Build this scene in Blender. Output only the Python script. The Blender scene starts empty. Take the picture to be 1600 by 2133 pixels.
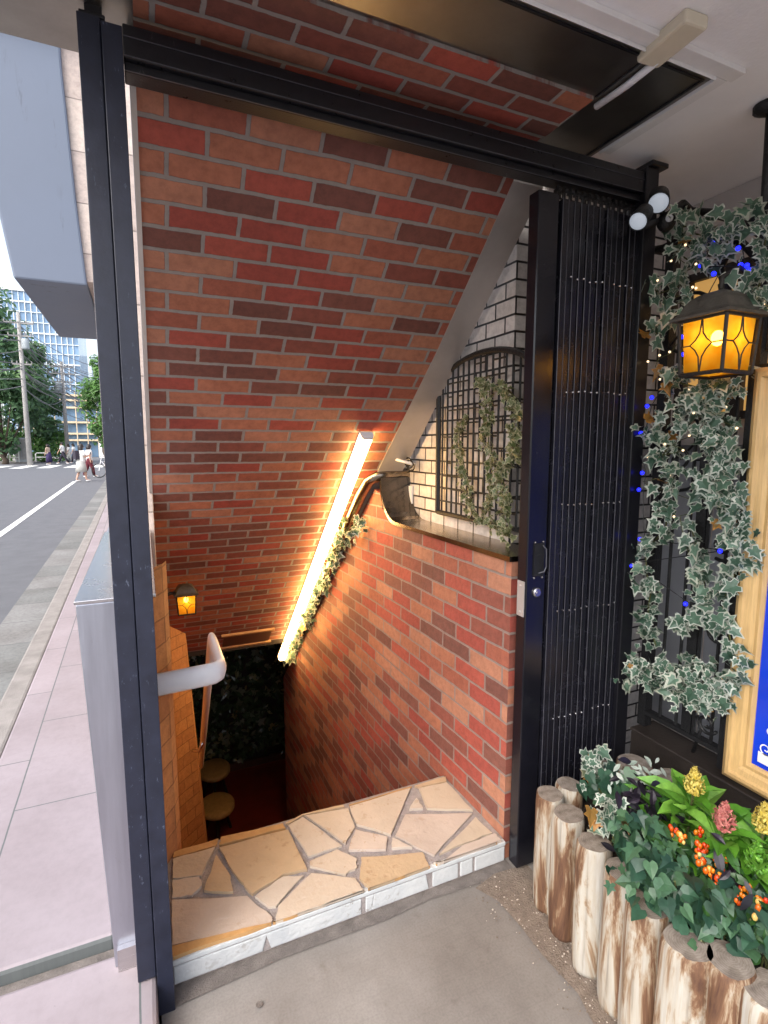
import bpy, bmesh, math, random
from mathutils import Vector, Matrix, noise
R = math.radians
S = bpy.context.scene
COL = S.collection
rng = random.Random(7)

# ------------------------------------------------------------------ camera, sky, sun, exposure
F, CX, CY, W, HH = 1120.0, 800.0, 1066.5, 1600.0, 2133.0
PITCH = math.atan((CY - 927.0) / F); YAW = R(24.0); CAMPOS = Vector((0, 0, 1.5))
cd = bpy.data.cameras.new('camera'); cam = bpy.data.objects.new('camera', cd); COL.objects.link(cam)
cam.location = CAMPOS; cam.rotation_euler = (R(90) - PITCH, 0, -YAW)
cd.sensor_fit = 'HORIZONTAL'; cd.sensor_width = 36; cd.lens = 36 * F / W
cd.clip_start = 0.02; cd.clip_end = 1500
S.camera = cam
wd = bpy.data.worlds.new('World'); S.world = wd; wd.use_nodes = True
nt = wd.node_tree; bg = nt.nodes['Background']; sk = nt.nodes.new('ShaderNodeTexSky')
sk.sky_type = 'NISHITA'; sk.sun_disc = False; SE, SR = R(46), R(-125)   # overcast: broad soft light from behind and street side
sk.sun_elevation = SE; sk.sun_rotation = SR
sk.air_density = 1.0; sk.dust_density = 4.5; sk.ozone_density = 2.0
hs = nt.nodes.new('ShaderNodeHueSaturation'); hs.inputs['Saturation'].default_value = .55; hs.inputs['Value'].default_value = 1.08   # thin cloud veil
nt.links.new(sk.outputs[0], hs.inputs['Color']); nt.links.new(hs.outputs[0], bg.inputs[0]); bg.inputs[1].default_value = 0.15
sl = bpy.data.lights.new('sun', 'SUN'); so = bpy.data.objects.new('sun', sl); COL.objects.link(so)
sl.energy = .55; sl.angle = R(60); sl.color = (1, .96, .9)
d = Vector((math.sin(SR) * math.cos(SE), math.cos(SR) * math.cos(SE), math.sin(SE)))
so.rotation_euler = d.to_track_quat('Z', 'Y').to_euler()
S.view_settings.view_transform = 'Standard'; S.view_settings.look = 'None'
S.view_settings.exposure = 1.52; S.view_settings.gamma = 1
S.cycles.max_bounces = 10; S.cycles.diffuse_bounces = 6; S.cycles.use_denoising = True
S.cycles.sample_clamp_indirect = 6

_f = Vector((math.sin(YAW) * math.cos(PITCH), math.cos(YAW) * math.cos(PITCH), -math.sin(PITCH)))
_r = Vector((math.cos(YAW), -math.sin(YAW), 0)); _u = _r.cross(_f)
def at(px, py, ax, val):          # measured photo point -> point on the plane axis=val
    dd = _f + _r * ((px - CX) / F) - _u * ((py - CY) / F)
    return CAMPOS + dd * ((val - CAMPOS[ax]) / dd[ax])

# ------------------------------------------------------------------ materials
M = {}
def base(name):
    m = bpy.data.materials.new(name); m.use_nodes = True; n = m.node_tree
    M[name] = m
    return m, n, n.nodes['Principled BSDF'], n.links
def nd(n, t, **k):
    o = n.nodes.new(t)
    for a, b in k.items(): setattr(o, a, b)
    return o
def ramp(n, stops, mode='LINEAR'):
    r = nd(n, 'ShaderNodeValToRGB'); e = r.color_ramp; e.interpolation = mode
    while len(e.elements) < len(stops): e.elements.new(1)
    for i, (p, c) in enumerate(stops):
        e.elements[i].position = p; e.elements[i].color = (*c, 1) if len(c) == 3 else c
    return r
def mixc(n, kind, fac, a, b):
    x = nd(n, 'ShaderNodeMix', data_type='RGBA', blend_type=kind)
    for s, v in ((0, fac), (6, a), (7, b)):
        if hasattr(v, 'is_linked') or isinstance(v, bpy.types.NodeSocket): n.links.new(v, x.inputs[s])
        elif isinstance(v, (int, float)): x.inputs[s].default_value = v
        else: x.inputs[s].default_value = (*v, 1)
    return x.outputs[2]
def pm(name, col, rough=.5, metal=0, var=.25, scale=12, bump=.0, bscale=60, col2=None, stretch=None, coat=0, spec=None):
    """plain surface with mottled tone, uneven gloss and fine bump"""
    m, n, b, l = base(name)
    tc = nd(n, 'ShaderNodeTexCoord'); src = tc.outputs['Object']
    if stretch:
        mp = nd(n, 'ShaderNodeMapping'); mp.inputs['Scale'].default_value = stretch; l.new(src, mp.inputs[0]); src = mp.outputs[0]
    nz = nd(n, 'ShaderNodeTexNoise'); nz.inputs['Scale'].default_value = scale; nz.inputs['Detail'].default_value = 6
    nz.inputs['Roughness'].default_value = .65
    l.new(src, nz.inputs['Vector'])
    c2 = col2 or tuple(c * (1 - var) for c in col); c1 = col if col2 else tuple(min(1, c * (1 + var * .5)) for c in col)
    rp = ramp(n, [(.3, c2), (.7, c1)]); l.new(nz.outputs[0], rp.inputs[0]); l.new(rp.outputs[0], b.inputs['Base Color'])
    mr = nd(n, 'ShaderNodeMapRange'); mr.inputs[3].default_value = max(.02, rough - .1); mr.inputs[4].default_value = min(1, rough + .12)
    l.new(nz.outputs[0], mr.inputs[0]); l.new(mr.outputs[0], b.inputs['Roughness'])
    b.inputs['Metallic'].default_value = metal
    if coat: b.inputs['Coat Weight'].default_value = coat
    if spec is not None: b.inputs['Specular IOR Level'].default_value = spec
    if bump:
        n2 = nd(n, 'ShaderNodeTexNoise'); n2.inputs['Scale'].default_value = bscale; n2.inputs['Detail'].default_value = 4
        l.new(src, n2.inputs['Vector']); bp = nd(n, 'ShaderNodeBump'); bp.inputs['Strength'].default_value = bump
        bp.inputs['Distance'].default_value = .01; l.new(n2.outputs[0], bp.inputs['Height']); l.new(bp.outputs[0], b.inputs['Normal'])
    return m
def brick(name, stops, mortar, bw, bh, ms, offset=.5, bump=.5, speckle=.8, rough=.75, grime=.3, depth=.006, mortar_noise=.2, warp=.004):
    """courses laid in metric UV space; each brick takes its own tone from the palette"""
    m, n, b, l = base(name)
    uv = nd(n, 'ShaderNodeUVMap')
    nw = nd(n, 'ShaderNodeTexNoise'); nw.inputs['Scale'].default_value = 9; l.new(uv.outputs[0], nw.inputs['Vector'])
    vm = nd(n, 'ShaderNodeVectorMath', operation='MULTIPLY_ADD'); l.new(nw.outputs['Color'], vm.inputs[0])
    vm.inputs[1].default_value = (warp, warp, 0)
    nw2 = nd(n, 'ShaderNodeTexNoise'); nw2.inputs['Scale'].default_value = 55; nw2.inputs['Detail'].default_value = 3; l.new(uv.outputs[0], nw2.inputs['Vector'])
    vm2 = nd(n, 'ShaderNodeVectorMath', operation='MULTIPLY_ADD'); l.new(nw2.outputs['Color'], vm2.inputs[0]); vm2.inputs[1].default_value = (warp * .6, warp * .6, 0); l.new(uv.outputs[0], vm2.inputs[2]); l.new(vm2.outputs[0], vm.inputs[2])
    bt = nd(n, 'ShaderNodeTexBrick', offset=offset); l.new(vm.outputs[0], bt.inputs['Vector'])
    for k, v in (('Color1', (0, 0, 0, 1)), ('Color2', (1, 1, 1, 1)), ('Mortar', (0, 0, 0, 1)), ('Scale', 1), ('Mortar Size', ms), ('Mortar Smooth', .25), ('Bias', 0), ('Brick Width', bw), ('Row Height', bh)):
        bt.inputs[k].default_value = v
    rp = ramp(n, stops, 'CONSTANT'); l.new(bt.outputs[0], rp.inputs[0])
    n1 = nd(n, 'ShaderNodeTexNoise'); n1.inputs['Scale'].default_value = 30; n1.inputs['Detail'].default_value = 7; n1.inputs['Roughness'].default_value = .7
    l.new(uv.outputs[0], n1.inputs['Vector'])
    r1 = ramp(n, [(.28, (.62, .6, .6)), (.55, (1, 1, 1)), (.8, (1.25, 1.2, 1.15))]); l.new(n1.outputs[0], r1.inputs[0])
    c = mixc(n, 'MULTIPLY', speckle, rp.outputs[0], r1.outputs[0])
    n3 = nd(n, 'ShaderNodeTexNoise'); n3.inputs['Scale'].default_value = 2.2; n3.inputs['Detail'].default_value = 5; l.new(uv.outputs[0], n3.inputs['Vector'])
    r3 = ramp(n, [(.3, (.62, .58, .56)), (.65, (1, 1, 1))]); l.new(n3.outputs[0], r3.inputs[0])
    c = mixc(n, 'MULTIPLY', grime, c, r3.outputs[0])
    r2 = ramp(n, [(.3, tuple(x * (1 - mortar_noise) for x in mortar)), (.7, mortar)]); l.new(n1.outputs[0], r2.inputs[0])
    c = mixc(n, 'MIX', bt.outputs['Fac'], c, r2.outputs[0])
    l.new(c, b.inputs['Base Color']); b.inputs['Roughness'].default_value = rough
    inv = nd(n, 'ShaderNodeMath', operation='SUBTRACT'); inv.inputs[0].default_value = 1; l.new(bt.outputs['Fac'], inv.inputs[1])
    ad = nd(n, 'ShaderNodeMath', operation='MULTIPLY_ADD'); l.new(n1.outputs[0], ad.inputs[0]); ad.inputs[1].default_value = .35; l.new(inv.outputs[0], ad.inputs[2])
    bp = nd(n, 'ShaderNodeBump'); bp.inputs['Strength'].default_value = bump; bp.inputs['Distance'].default_value = depth
    l.new(ad.outputs[0], bp.inputs['Height']); l.new(bp.outputs[0], b.inputs['Normal'])
    return m
def emis(name, col, st):
    m, n, b, l = base(name); b.inputs['Base Color'].default_value = (*[c * .4 for c in col], 1)
    b.inputs['Emission Color'].default_value = (*col, 1); b.inputs['Emission Strength'].default_value = st; b.inputs['Roughness'].default_value = .3
    return m
def leafm(name, stops, rough=.42, trans=.25):
    """leaf tone chosen per leaf from a face attribute"""
    m, n, b, l = base(name)
    a = nd(n, 'ShaderNodeAttribute', attribute_name='tone'); rp = ramp(n, stops); l.new(a.outputs['Fac'], rp.inputs[0])
    tc = nd(n, 'ShaderNodeTexCoord'); nz = nd(n, 'ShaderNodeTexNoise'); nz.inputs['Scale'].default_value = 90; l.new(tc.outputs['Object'], nz.inputs['Vector'])
    r1 = ramp(n, [(.3, (.7, .7, .7)), (.7, (1.15, 1.15, 1.15))]); l.new(nz.outputs[0], r1.inputs[0])
    c = mixc(n, 'MULTIPLY', .7, rp.outputs[0], r1.outputs[0]); l.new(c, b.inputs['Base Color']); b.inputs['Roughness'].default_value = rough
    if trans:
        tr = nd(n, 'ShaderNodeBsdfTranslucent'); l.new(c, tr.inputs[0]); mx = nd(n, 'ShaderNodeMixShader'); mx.inputs[0].default_value = trans
        l.new(b.outputs[0], mx.inputs[1]); l.new(tr.outputs[0], mx.inputs[2]); l.new(mx.outputs[0], n.nodes['Material Output'].inputs[0])
    return m

PAL = [(0, (.175, .062, .046)), (.1, (.205, .07, .05)), (.22, (.25, .07, .048)), (.33, (.33, .064, .045)), (.45, (.38, .078, .052)), (.56, (.34, .1, .06)), (.66, (.4, .145, .082)), (.83, (.43, .18, .108))]
brick('brick_red', PAL, (.28, .245, .225), .2, .068, .0068, bump=.7, grime=.75, warp=.007)
brick('brick_red_wall', [(p, (c[0] * 1.0, c[1] * 1.05, c[2] * 1.05)) for p, c in PAL], (.27, .2, .17), .2, .066, .0052, bump=1, grime=.7, depth=.014, warp=.007)
brick('brick_lamplit_amber', [(0, (.44, .2, .075)), (.4, (.5, .24, .09)), (.7, (.47, .21, .08))], (.3, .14, .055), .17, .085, .003, bump=.9, grime=.5, depth=.01)  # orange lamplight on the left stair wall is put into the brick colour
brick('tile_white', [(0, (.6, .57, .55)), (.5, (.68, .64, .62)), (.8, (.56, .53, .51))], (.012, .01, .01), .125, .062, .0048, bump=.6, rough=.45, grime=.3, depth=.008, warp=.002)
brick('tile_beige', [(0, (.5, .42, .38)), (.5, (.56, .48, .43)), (.8, (.46, .39, .35))], (.25, .21, .19), .9, .3, .004, bump=.4, grime=.3, warp=.001)
brick('tile_pink', [(0, (.255, .22, .235)), (.4, (.28, .24, .256)), (.8, (.265, .225, .24))], (.1, .11, .11), .73, .42, .003, offset=.5, bump=.25, rough=.7, grime=.5, warp=.002, speckle=.25)
brick('gutter', [(0, (.17, .175, .17)), (.4, (.2, .2, .195)), (.8, (.15, .155, .15))], (.1, .1, .1), .6, .45, .006, offset=0, bump=.4, rough=.85, grime=.8)
pm('black_steel', (.008, .008, .011), .3, 0, .3, 40, .06, 220)
pm('gate_paint', (.008, .008, .012), .2, 0, .3, 8, .03, 120)
pm('black_iron', (.007, .007, .008), .5, 0, .4, 60, .4, 150)
pm('slat_steel', (.01, .01, .015), .24, 0, .3, 30, .1, 200)
pm('slat_edge', (.09, .09, .105), .35, .4, .3, 30)
pm('blue_black', (.013, .016, .032), .42, 0, .3, 25, .04, 150)
pm('stainless', (.6, .58, .58), .24, 1, .12, 6, .04, 300, stretch=(1, 1, 14))
pm('stainless_front', (.47, .485, .55), .36, 1, .12, 5, .03, 300, stretch=(8, 8, .6))
pm('dark_mirror', (.3, .285, .26), .35, 1, .25, 4, .02, 100)
pm('cap_steel', (.3, .25, .2), .2, 1, .2, 6, .03, 200)
pm('cap_dark', (.1, .092, .09), .14, .85, .2, 6)  # dark reflection in the curved stainless end, put into the metal's colour
pm('trim_grey', (.5, .47, .45), .38, .45, .15, 6, .05, 100)
pm('plaster_white', (.86, .85, .86), .8, 0, .07, 3, .08, 120)
pm('plaster_grey', (.5, .46, .44), .8, 0, .1, 3, .08, 120)
pm('white_paint', (.75, .74, .74), .5, 0, .08, 10)
pm('cream_plastic', (.66, .6, .47), .4, 0, .06, 20)
pm('white_plastic', (.75, .75, .78), .35, 0, .05, 20)
pm('concrete', (.27, .25, .235), .85, 0, .3, 7, .5, 260, col2=(.17, .155, .145))
pm('pavement_concrete', (.275, .257, .24), .8, 0, .3, 3.0, .12, 420, col2=(.185, .168, .155))
def stained():
    m = M['pavement_concrete']; n = m.node_tree; l = n.links; b = n.nodes['Principled BSDF']; src = b.inputs['Base Color'].links[0].from_socket
    tc = nd(n, 'ShaderNodeTexCoord'); cur = src
    for sc_, st, lo in ((1.3, [(.38, (.72, .69, .66)), (.55, (1, 1, 1))], .8), (160, [(.35, (.8, .8, .8)), (.6, (1.05, 1.05, 1.05))], .5), (14, [(.62, (1, 1, 1)), (.72, (.8, .77, .74))], .7)):
        nz = nd(n, 'ShaderNodeTexNoise'); nz.inputs['Scale'].default_value = sc_; nz.inputs['Detail'].default_value = 5; l.new(tc.outputs['Object'], nz.inputs['Vector']); r = ramp(n, st); l.new(nz.outputs[0], r.inputs[0]); cur = mixc(n, 'MULTIPLY', lo, cur, r.outputs[0])
    bt = nd(n, 'ShaderNodeTexBrick', offset=.5); l.new(tc.outputs['Object'], bt.inputs['Vector'])
    for k, v in (('Color1', (1, 1, 1, 1)), ('Color2', (.9, .9, .9, 1)), ('Mortar', (.8, .8, .8, 1)), ('Scale', 1), ('Mortar Size', .002), ('Brick Width', .1), ('Row Height', .05)): bt.inputs[k].default_value = v
    cur = mixc(n, 'MULTIPLY', .3, cur, bt.outputs[0]); l.new(cur, b.inputs['Base Color'])
stained()
pm('wet_concrete', (.15, .13, .118), .55, 0, .4, 20, .4, 200)
pm('dirt', (.22, .175, .14), .95, 0, .5, 35, .7, 200, col2=(.13, .1, .078))
pm('soil', (.03, .02, .014), .95, 0, .5, 60, 1, 120)
pm('asphalt', (.115, .118, .13), .9, 0, .2, 4, .4, 400, col2=(.085, .088, .098))
pm('road_paint', (.72, .72, .7), .7, 0, .15, 30, .2, 200)
pm('canopy_paint', (.12, .148, .205), .6, 0, .06, 2)
pm('mortar_grey', (.3, .265, .255), .9, 0, .3, 40, .5, 200)
for i, c in enumerate([(.47, .39, .3), (.5, .43, .36), (.45, .33, .21), (.49, .41, .33), (.48, .4, .34)]):
    pm('flagstone_%d' % i, c, .5, 0, .2, 6, .3, 60, col2=tuple(x * .8 for x in c))
pm('flagstone_worn', (.44, .25, .1), .5, 0, .25, 12, .3, 60)
pm('riser_stone', (.52, .53, .53), .5, 0, .2, 9, .3, 70, col2=(.4, .42, .44))
pm('red_floor', (.2, .028, .016), .35, 0, .3, 5)
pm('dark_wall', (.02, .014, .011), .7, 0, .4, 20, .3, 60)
pm('panel_grey', (.36, .375, .41), .55, 0, .15, 3)
pm('brown_base', (.022, .016, .013), .55, 0, .4, 14, .2, 90)
pm('wood_round', (.42, .26, .1), .55, 0, .25, 30, .2, 80)
pm('brown_panel', (.1, .04, .025), .5, 0, .3, 18)
pm('gold_wood', (.58, .38, .16), .4, 0, .18, 9, .12, 60, stretch=(20, 20, 1.5))
def log_end():
    m, n, b, l = base('log_end'); tc = nd(n, 'ShaderNodeTexCoord'); wv = nd(n, 'ShaderNodeTexWave', wave_type='RINGS', rings_direction='Z')
    wv.inputs['Scale'].default_value = 60; wv.inputs['Distortion'].default_value = 5; wv.inputs['Detail'].default_value = 3; wv.inputs['Detail Scale'].default_value = 2; l.new(tc.outputs['Object'], wv.inputs[0])
    nz = nd(n, 'ShaderNodeTexNoise'); nz.inputs['Scale'].default_value = 45; nz.inputs['Detail'].default_value = 6; l.new(tc.outputs['Object'], nz.inputs['Vector'])
    r1 = ramp(n, [(0, (.185, .152, .125)), (.7, (.225, .19, .158))]); l.new(wv.outputs[0], r1.inputs[0]); r2 = ramp(n, [(.3, (.55, .52, .5)), (.6, (1.1, 1.1, 1.1))]); l.new(nz.outputs[0], r2.inputs[0])
    l.new(mixc(n, 'MULTIPLY', .9, r1.outputs[0], r2.outputs[0]), b.inputs['Base Color']); b.inputs['Roughness'].default_value = .9
    bp = nd(n, 'ShaderNodeBump'); bp.inputs['Strength'].default_value = .6; bp.inputs['Distance'].default_value = .004; l.new(nz.outputs[0], bp.inputs['Height']); l.new(bp.outputs[0], b.inputs['Normal'])
log_end()
pm('stem', (.06, .05, .025), .8, 0, .3, 40)
pm('vine_stem', (.09, .1, .03), .7, 0, .3, 40)
pm('cable_black', (.01, .01, .01), .5)
pm('wire_grey', (.16, .16, .17), .6)
pm('trunk', (.07, .05, .035), .9, 0, .4, 15, .6, 40)
pm('pole_concrete', (.3, .29, .28), .85, 0, .2, 4)
pm('rail_white', (.72, .72, .66), .5, 0, .1, 5)
pm('skin', (.5, .3, .22), .55, 0, .08, 20)
pm('hair_dark', (.012, .008, .007), .5, 0, .3, 80)
pm('cloth_white', (.68, .67, .66), .9, 0, .1, 20)
pm('cloth_grey', (.42, .42, .4), .9, 0, .15, 20)
pm('cloth_maroon', (.1, .012, .022), .9, 0, .2, 20)
pm('cloth_dark', (.03, .025, .04), .9, 0, .2, 20)
pm('cloth_purple', (.045, .03, .1), .9, 0, .2, 20)
pm('cloth_beige', (.42, .32, .25), .9, 0, .2, 20)
pm('shoe_white', (.7, .7, .7), .7, 0, .1, 20)
pm('lantern_metal', (.035, .03, .026), .55, .3, .3, 40, .3, 120)
pm('lantern_roof', (.1, .09, .075), .5, .3, .3, 30, .3, 120)
pm('rubber', (.012, .012, .012), .8)
pm('cream_band', (.6, .48, .32), .7, 0, .15, 2)
pm('mullion', (.72, .76, .78), .4, .2, .1, 2)
pm('facade_glass', (.2, .31, .45), .15, .2, .35, .35)
pm('pale_building', (.5, .6, .68), .7, 0, .1, .5)
pm('cabinet_grey', (.34, .38, .4), .6, 0, .15, 4)
emis('led', (1, .6, .22), 13)
emis('bulb_warm', (1, .68, .26), 13)
emis('amber_glow', (1, .36, .025), 2.0)
emis('amber_glow_soft', (1, .5, .12), 1.4)
emis('bulb_blue', (.01, .015, 1), 1.2)
emis('bulb_white', (1, .72, .42), .7)
emis('flood_lens', (.8, .88, 1), .12)
emis('window_lit', (1, .55, .16), .16)
leafm('ivy_centre', [(0, (.035, .08, .052)), (.5, (.075, .145, .095)), (.92, (.13, .22, .15)), (.955, (.22, .13, .03)), (1, (.4, .17, .03))])
leafm('ivy_margin', [(0, (.3, .35, .29)), (.6, (.55, .58, .5)), (.92, (.44, .46, .36)), (.955, (.4, .2, .05)), (1, (.45, .2, .04))])
leafm('ivy_pale_centre', [(0, (.07, .1, .03)), (.6, (.16, .18, .07)), (1, (.1, .14, .06))])
leafm('ivy_pale_margin', [(0, (.36, .34, .2)), (1, (.5, .47, .3))])
leafm('green_ivy', [(0, (.018, .055, .034)), (.5, (.04, .105, .06)), (1, (.08, .17, .08))])
leafm('pale_leaf', [(0, (.25, .32, .26)), (1, (.55, .6, .52))])
leafm('lime_leaf', [(0, (.08, .25, .02)), (.6, (.16, .4, .04)), (1, (.26, .5, .08))], trans=.35)
leafm('black_leaf', [(0, (.006, .005, .009)), (1, (.022, .014, .026))])
leafm('dark_green_leaf', [(0, (.015, .05, .012)), (1, (.04, .12, .025))])
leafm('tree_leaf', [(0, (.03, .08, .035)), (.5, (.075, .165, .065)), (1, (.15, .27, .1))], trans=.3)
leafm('hedge_leaf', [(0, (.03, .09, .015)), (1, (.1, .24, .04))], trans=.3)
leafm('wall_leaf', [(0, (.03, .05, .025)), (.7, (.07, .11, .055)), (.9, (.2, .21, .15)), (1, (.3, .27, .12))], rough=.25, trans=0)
leafm('flower_yellow', [(0, (.5, .36, .04)), (1, (.72, .6, .16))], .8)
leafm('flower_pink', [(0, (.42, .1, .09)), (1, (.6, .24, .2))], .8)
leafm('pepper', [(0, (.55, .015, .005)), (.45, (.65, .13, .005)), (.8, (.7, .24, .01)), (1, (.7, .58, .2))], .25, 0)

def wear(name, col, scale, lo, stretch=(1, 1, .35)):
    # chips and scuffs: sparse flecks of a paler tone, a bit rougher
    m = M[name]; n = m.node_tree; l = n.links; b = n.nodes['Principled BSDF']; src = b.inputs['Base Color'].links[0].from_socket
    tc = nd(n, 'ShaderNodeTexCoord'); mp = nd(n, 'ShaderNodeMapping'); mp.inputs['Scale'].default_value = stretch; l.new(tc.outputs['Object'], mp.inputs[0])
    n1 = nd(n, 'ShaderNodeTexNoise'); n1.inputs['Scale'].default_value = scale; n1.inputs['Detail'].default_value = 5; n1.inputs['Roughness'].default_value = .7; l.new(mp.outputs[0], n1.inputs['Vector'])
    n2 = nd(n, 'ShaderNodeTexNoise'); n2.inputs['Scale'].default_value = 2.5; l.new(tc.outputs['Object'], n2.inputs['Vector'])
    mu = nd(n, 'ShaderNodeMath', operation='MULTIPLY'); r = ramp(n, [(lo, (0, 0, 0)), (lo + .06, (1, 1, 1))]); l.new(n1.outputs[0], r.inputs[0]); r2 = ramp(n, [(.42, (0, 0, 0)), (.62, (1, 1, 1))]); l.new(n2.outputs[0], r2.inputs[0])
    l.new(r.outputs[0], mu.inputs[0]); l.new(r2.outputs[0], mu.inputs[1]); l.new(mixc(n, 'MIX', mu.outputs[0], src, col), b.inputs['Base Color'])
wear('blue_black', (.12, .14, .2), 110, .63); wear('black_steel', (.06, .058, .058), 90, .64); wear('slat_steel', (.07, .07, .075), 80, .64, (1, 1, .12)); wear('gate_paint', (.05, .05, .052), 90, .67)
wear('tile_pink', (.17, .15, .155), 60, .66, (1, 1, 1)); wear('canopy_paint', (.09, .11, .15), 14, .6, (1, 1, .15)); wear('stainless_front', (.33, .31, .32), 70, .64, (1, 1, .3))
for k in range(5): wear('flagstone_%d' % k, (.3, .2, .12), 22, .58, (1, 1, 1))
wear('riser_stone', (.3, .28, .26), 26, .58, (1, 1, 1))
def log_bark():
    m, n, b, l = base('log_bark')
    tc = nd(n, 'ShaderNodeTexCoord'); oi = nd(n, 'ShaderNodeObjectInfo')
    mp = nd(n, 'ShaderNodeMapping'); mp.inputs['Scale'].default_value = (1.25, 1.25, .2)
    ml = nd(n, 'ShaderNodeMath', operation='MULTIPLY'); ml.inputs[1].default_value = 37; l.new(oi.outputs['Random'], ml.inputs[0])
    cb = nd(n, 'ShaderNodeCombineXYZ'); [l.new(ml.outputs[0], cb.inputs[i]) for i in range(3)]
    l.new(cb.outputs[0], mp.inputs['Location']); l.new(tc.outputs['Object'], mp.inputs[0])
    n1 = nd(n, 'ShaderNodeTexNoise'); n1.inputs['Scale'].default_value = 11; n1.inputs['Detail'].default_value = 6; n1.inputs['Roughness'].default_value = .68; n1.inputs['Distortion'].default_value = .7
    l.new(mp.outputs[0], n1.inputs['Vector'])
    rp = ramp(n, [(.34, (.41, .395, .36)), (.46, (.38, .345, .285)), (.51, (.27, .19, .12)), (.55, (.15, .075, .038)), (.64, (.08, .036, .02)), (.75, (.045, .024, .016))])
    l.new(n1.outputs[0], rp.inputs[0])
    mp2 = nd(n, 'ShaderNodeMapping'); mp2.inputs['Scale'].default_value = (1, 1, .05); l.new(cb.outputs[0], mp2.inputs['Location']); l.new(tc.outputs['Object'], mp2.inputs[0])
    n2 = nd(n, 'ShaderNodeTexNoise'); n2.inputs['Scale'].default_value = 70; n2.inputs['Detail'].default_value = 4; l.new(mp2.outputs[0], n2.inputs['Vector'])
    r2 = ramp(n, [(.3, (.45, .4, .36)), (.42, (.85, .82, .8)), (.6, (1, 1, 1))]); l.new(n2.outputs[0], r2.inputs[0])
    c = mixc(n, 'MULTIPLY', .75, rp.outputs[0], r2.outputs[0]); l.new(c, b.inputs['Base Color']); b.inputs['Roughness'].default_value = .7
    bp = nd(n, 'ShaderNodeBump'); bp.inputs['Strength'].default_value = .5; bp.inputs['Distance'].default_value = .006; l.new(n2.outputs[0], bp.inputs['Height']); l.new(bp.outputs[0], b.inputs['Normal'])
log_bark()
def poster_mat():
    m, n, b, l = base('poster_blue')
    tc = nd(n, 'ShaderNodeTexCoord'); nz = nd(n, 'ShaderNodeTexNoise'); nz.inputs['Scale'].default_value = 2; l.new(tc.outputs['Object'], nz.inputs['Vector'])
    rp = ramp(n, [(.35, (.004, .012, .3)), (.65, (.01, .05, .6))]); l.new(nz.outputs[0], rp.inputs[0]); l.new(rp.outputs[0], b.inputs['Base Color'])
    b.inputs['Roughness'].default_value = .2; b.inputs['Coat Weight'].default_value = .3
poster_mat()

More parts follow.
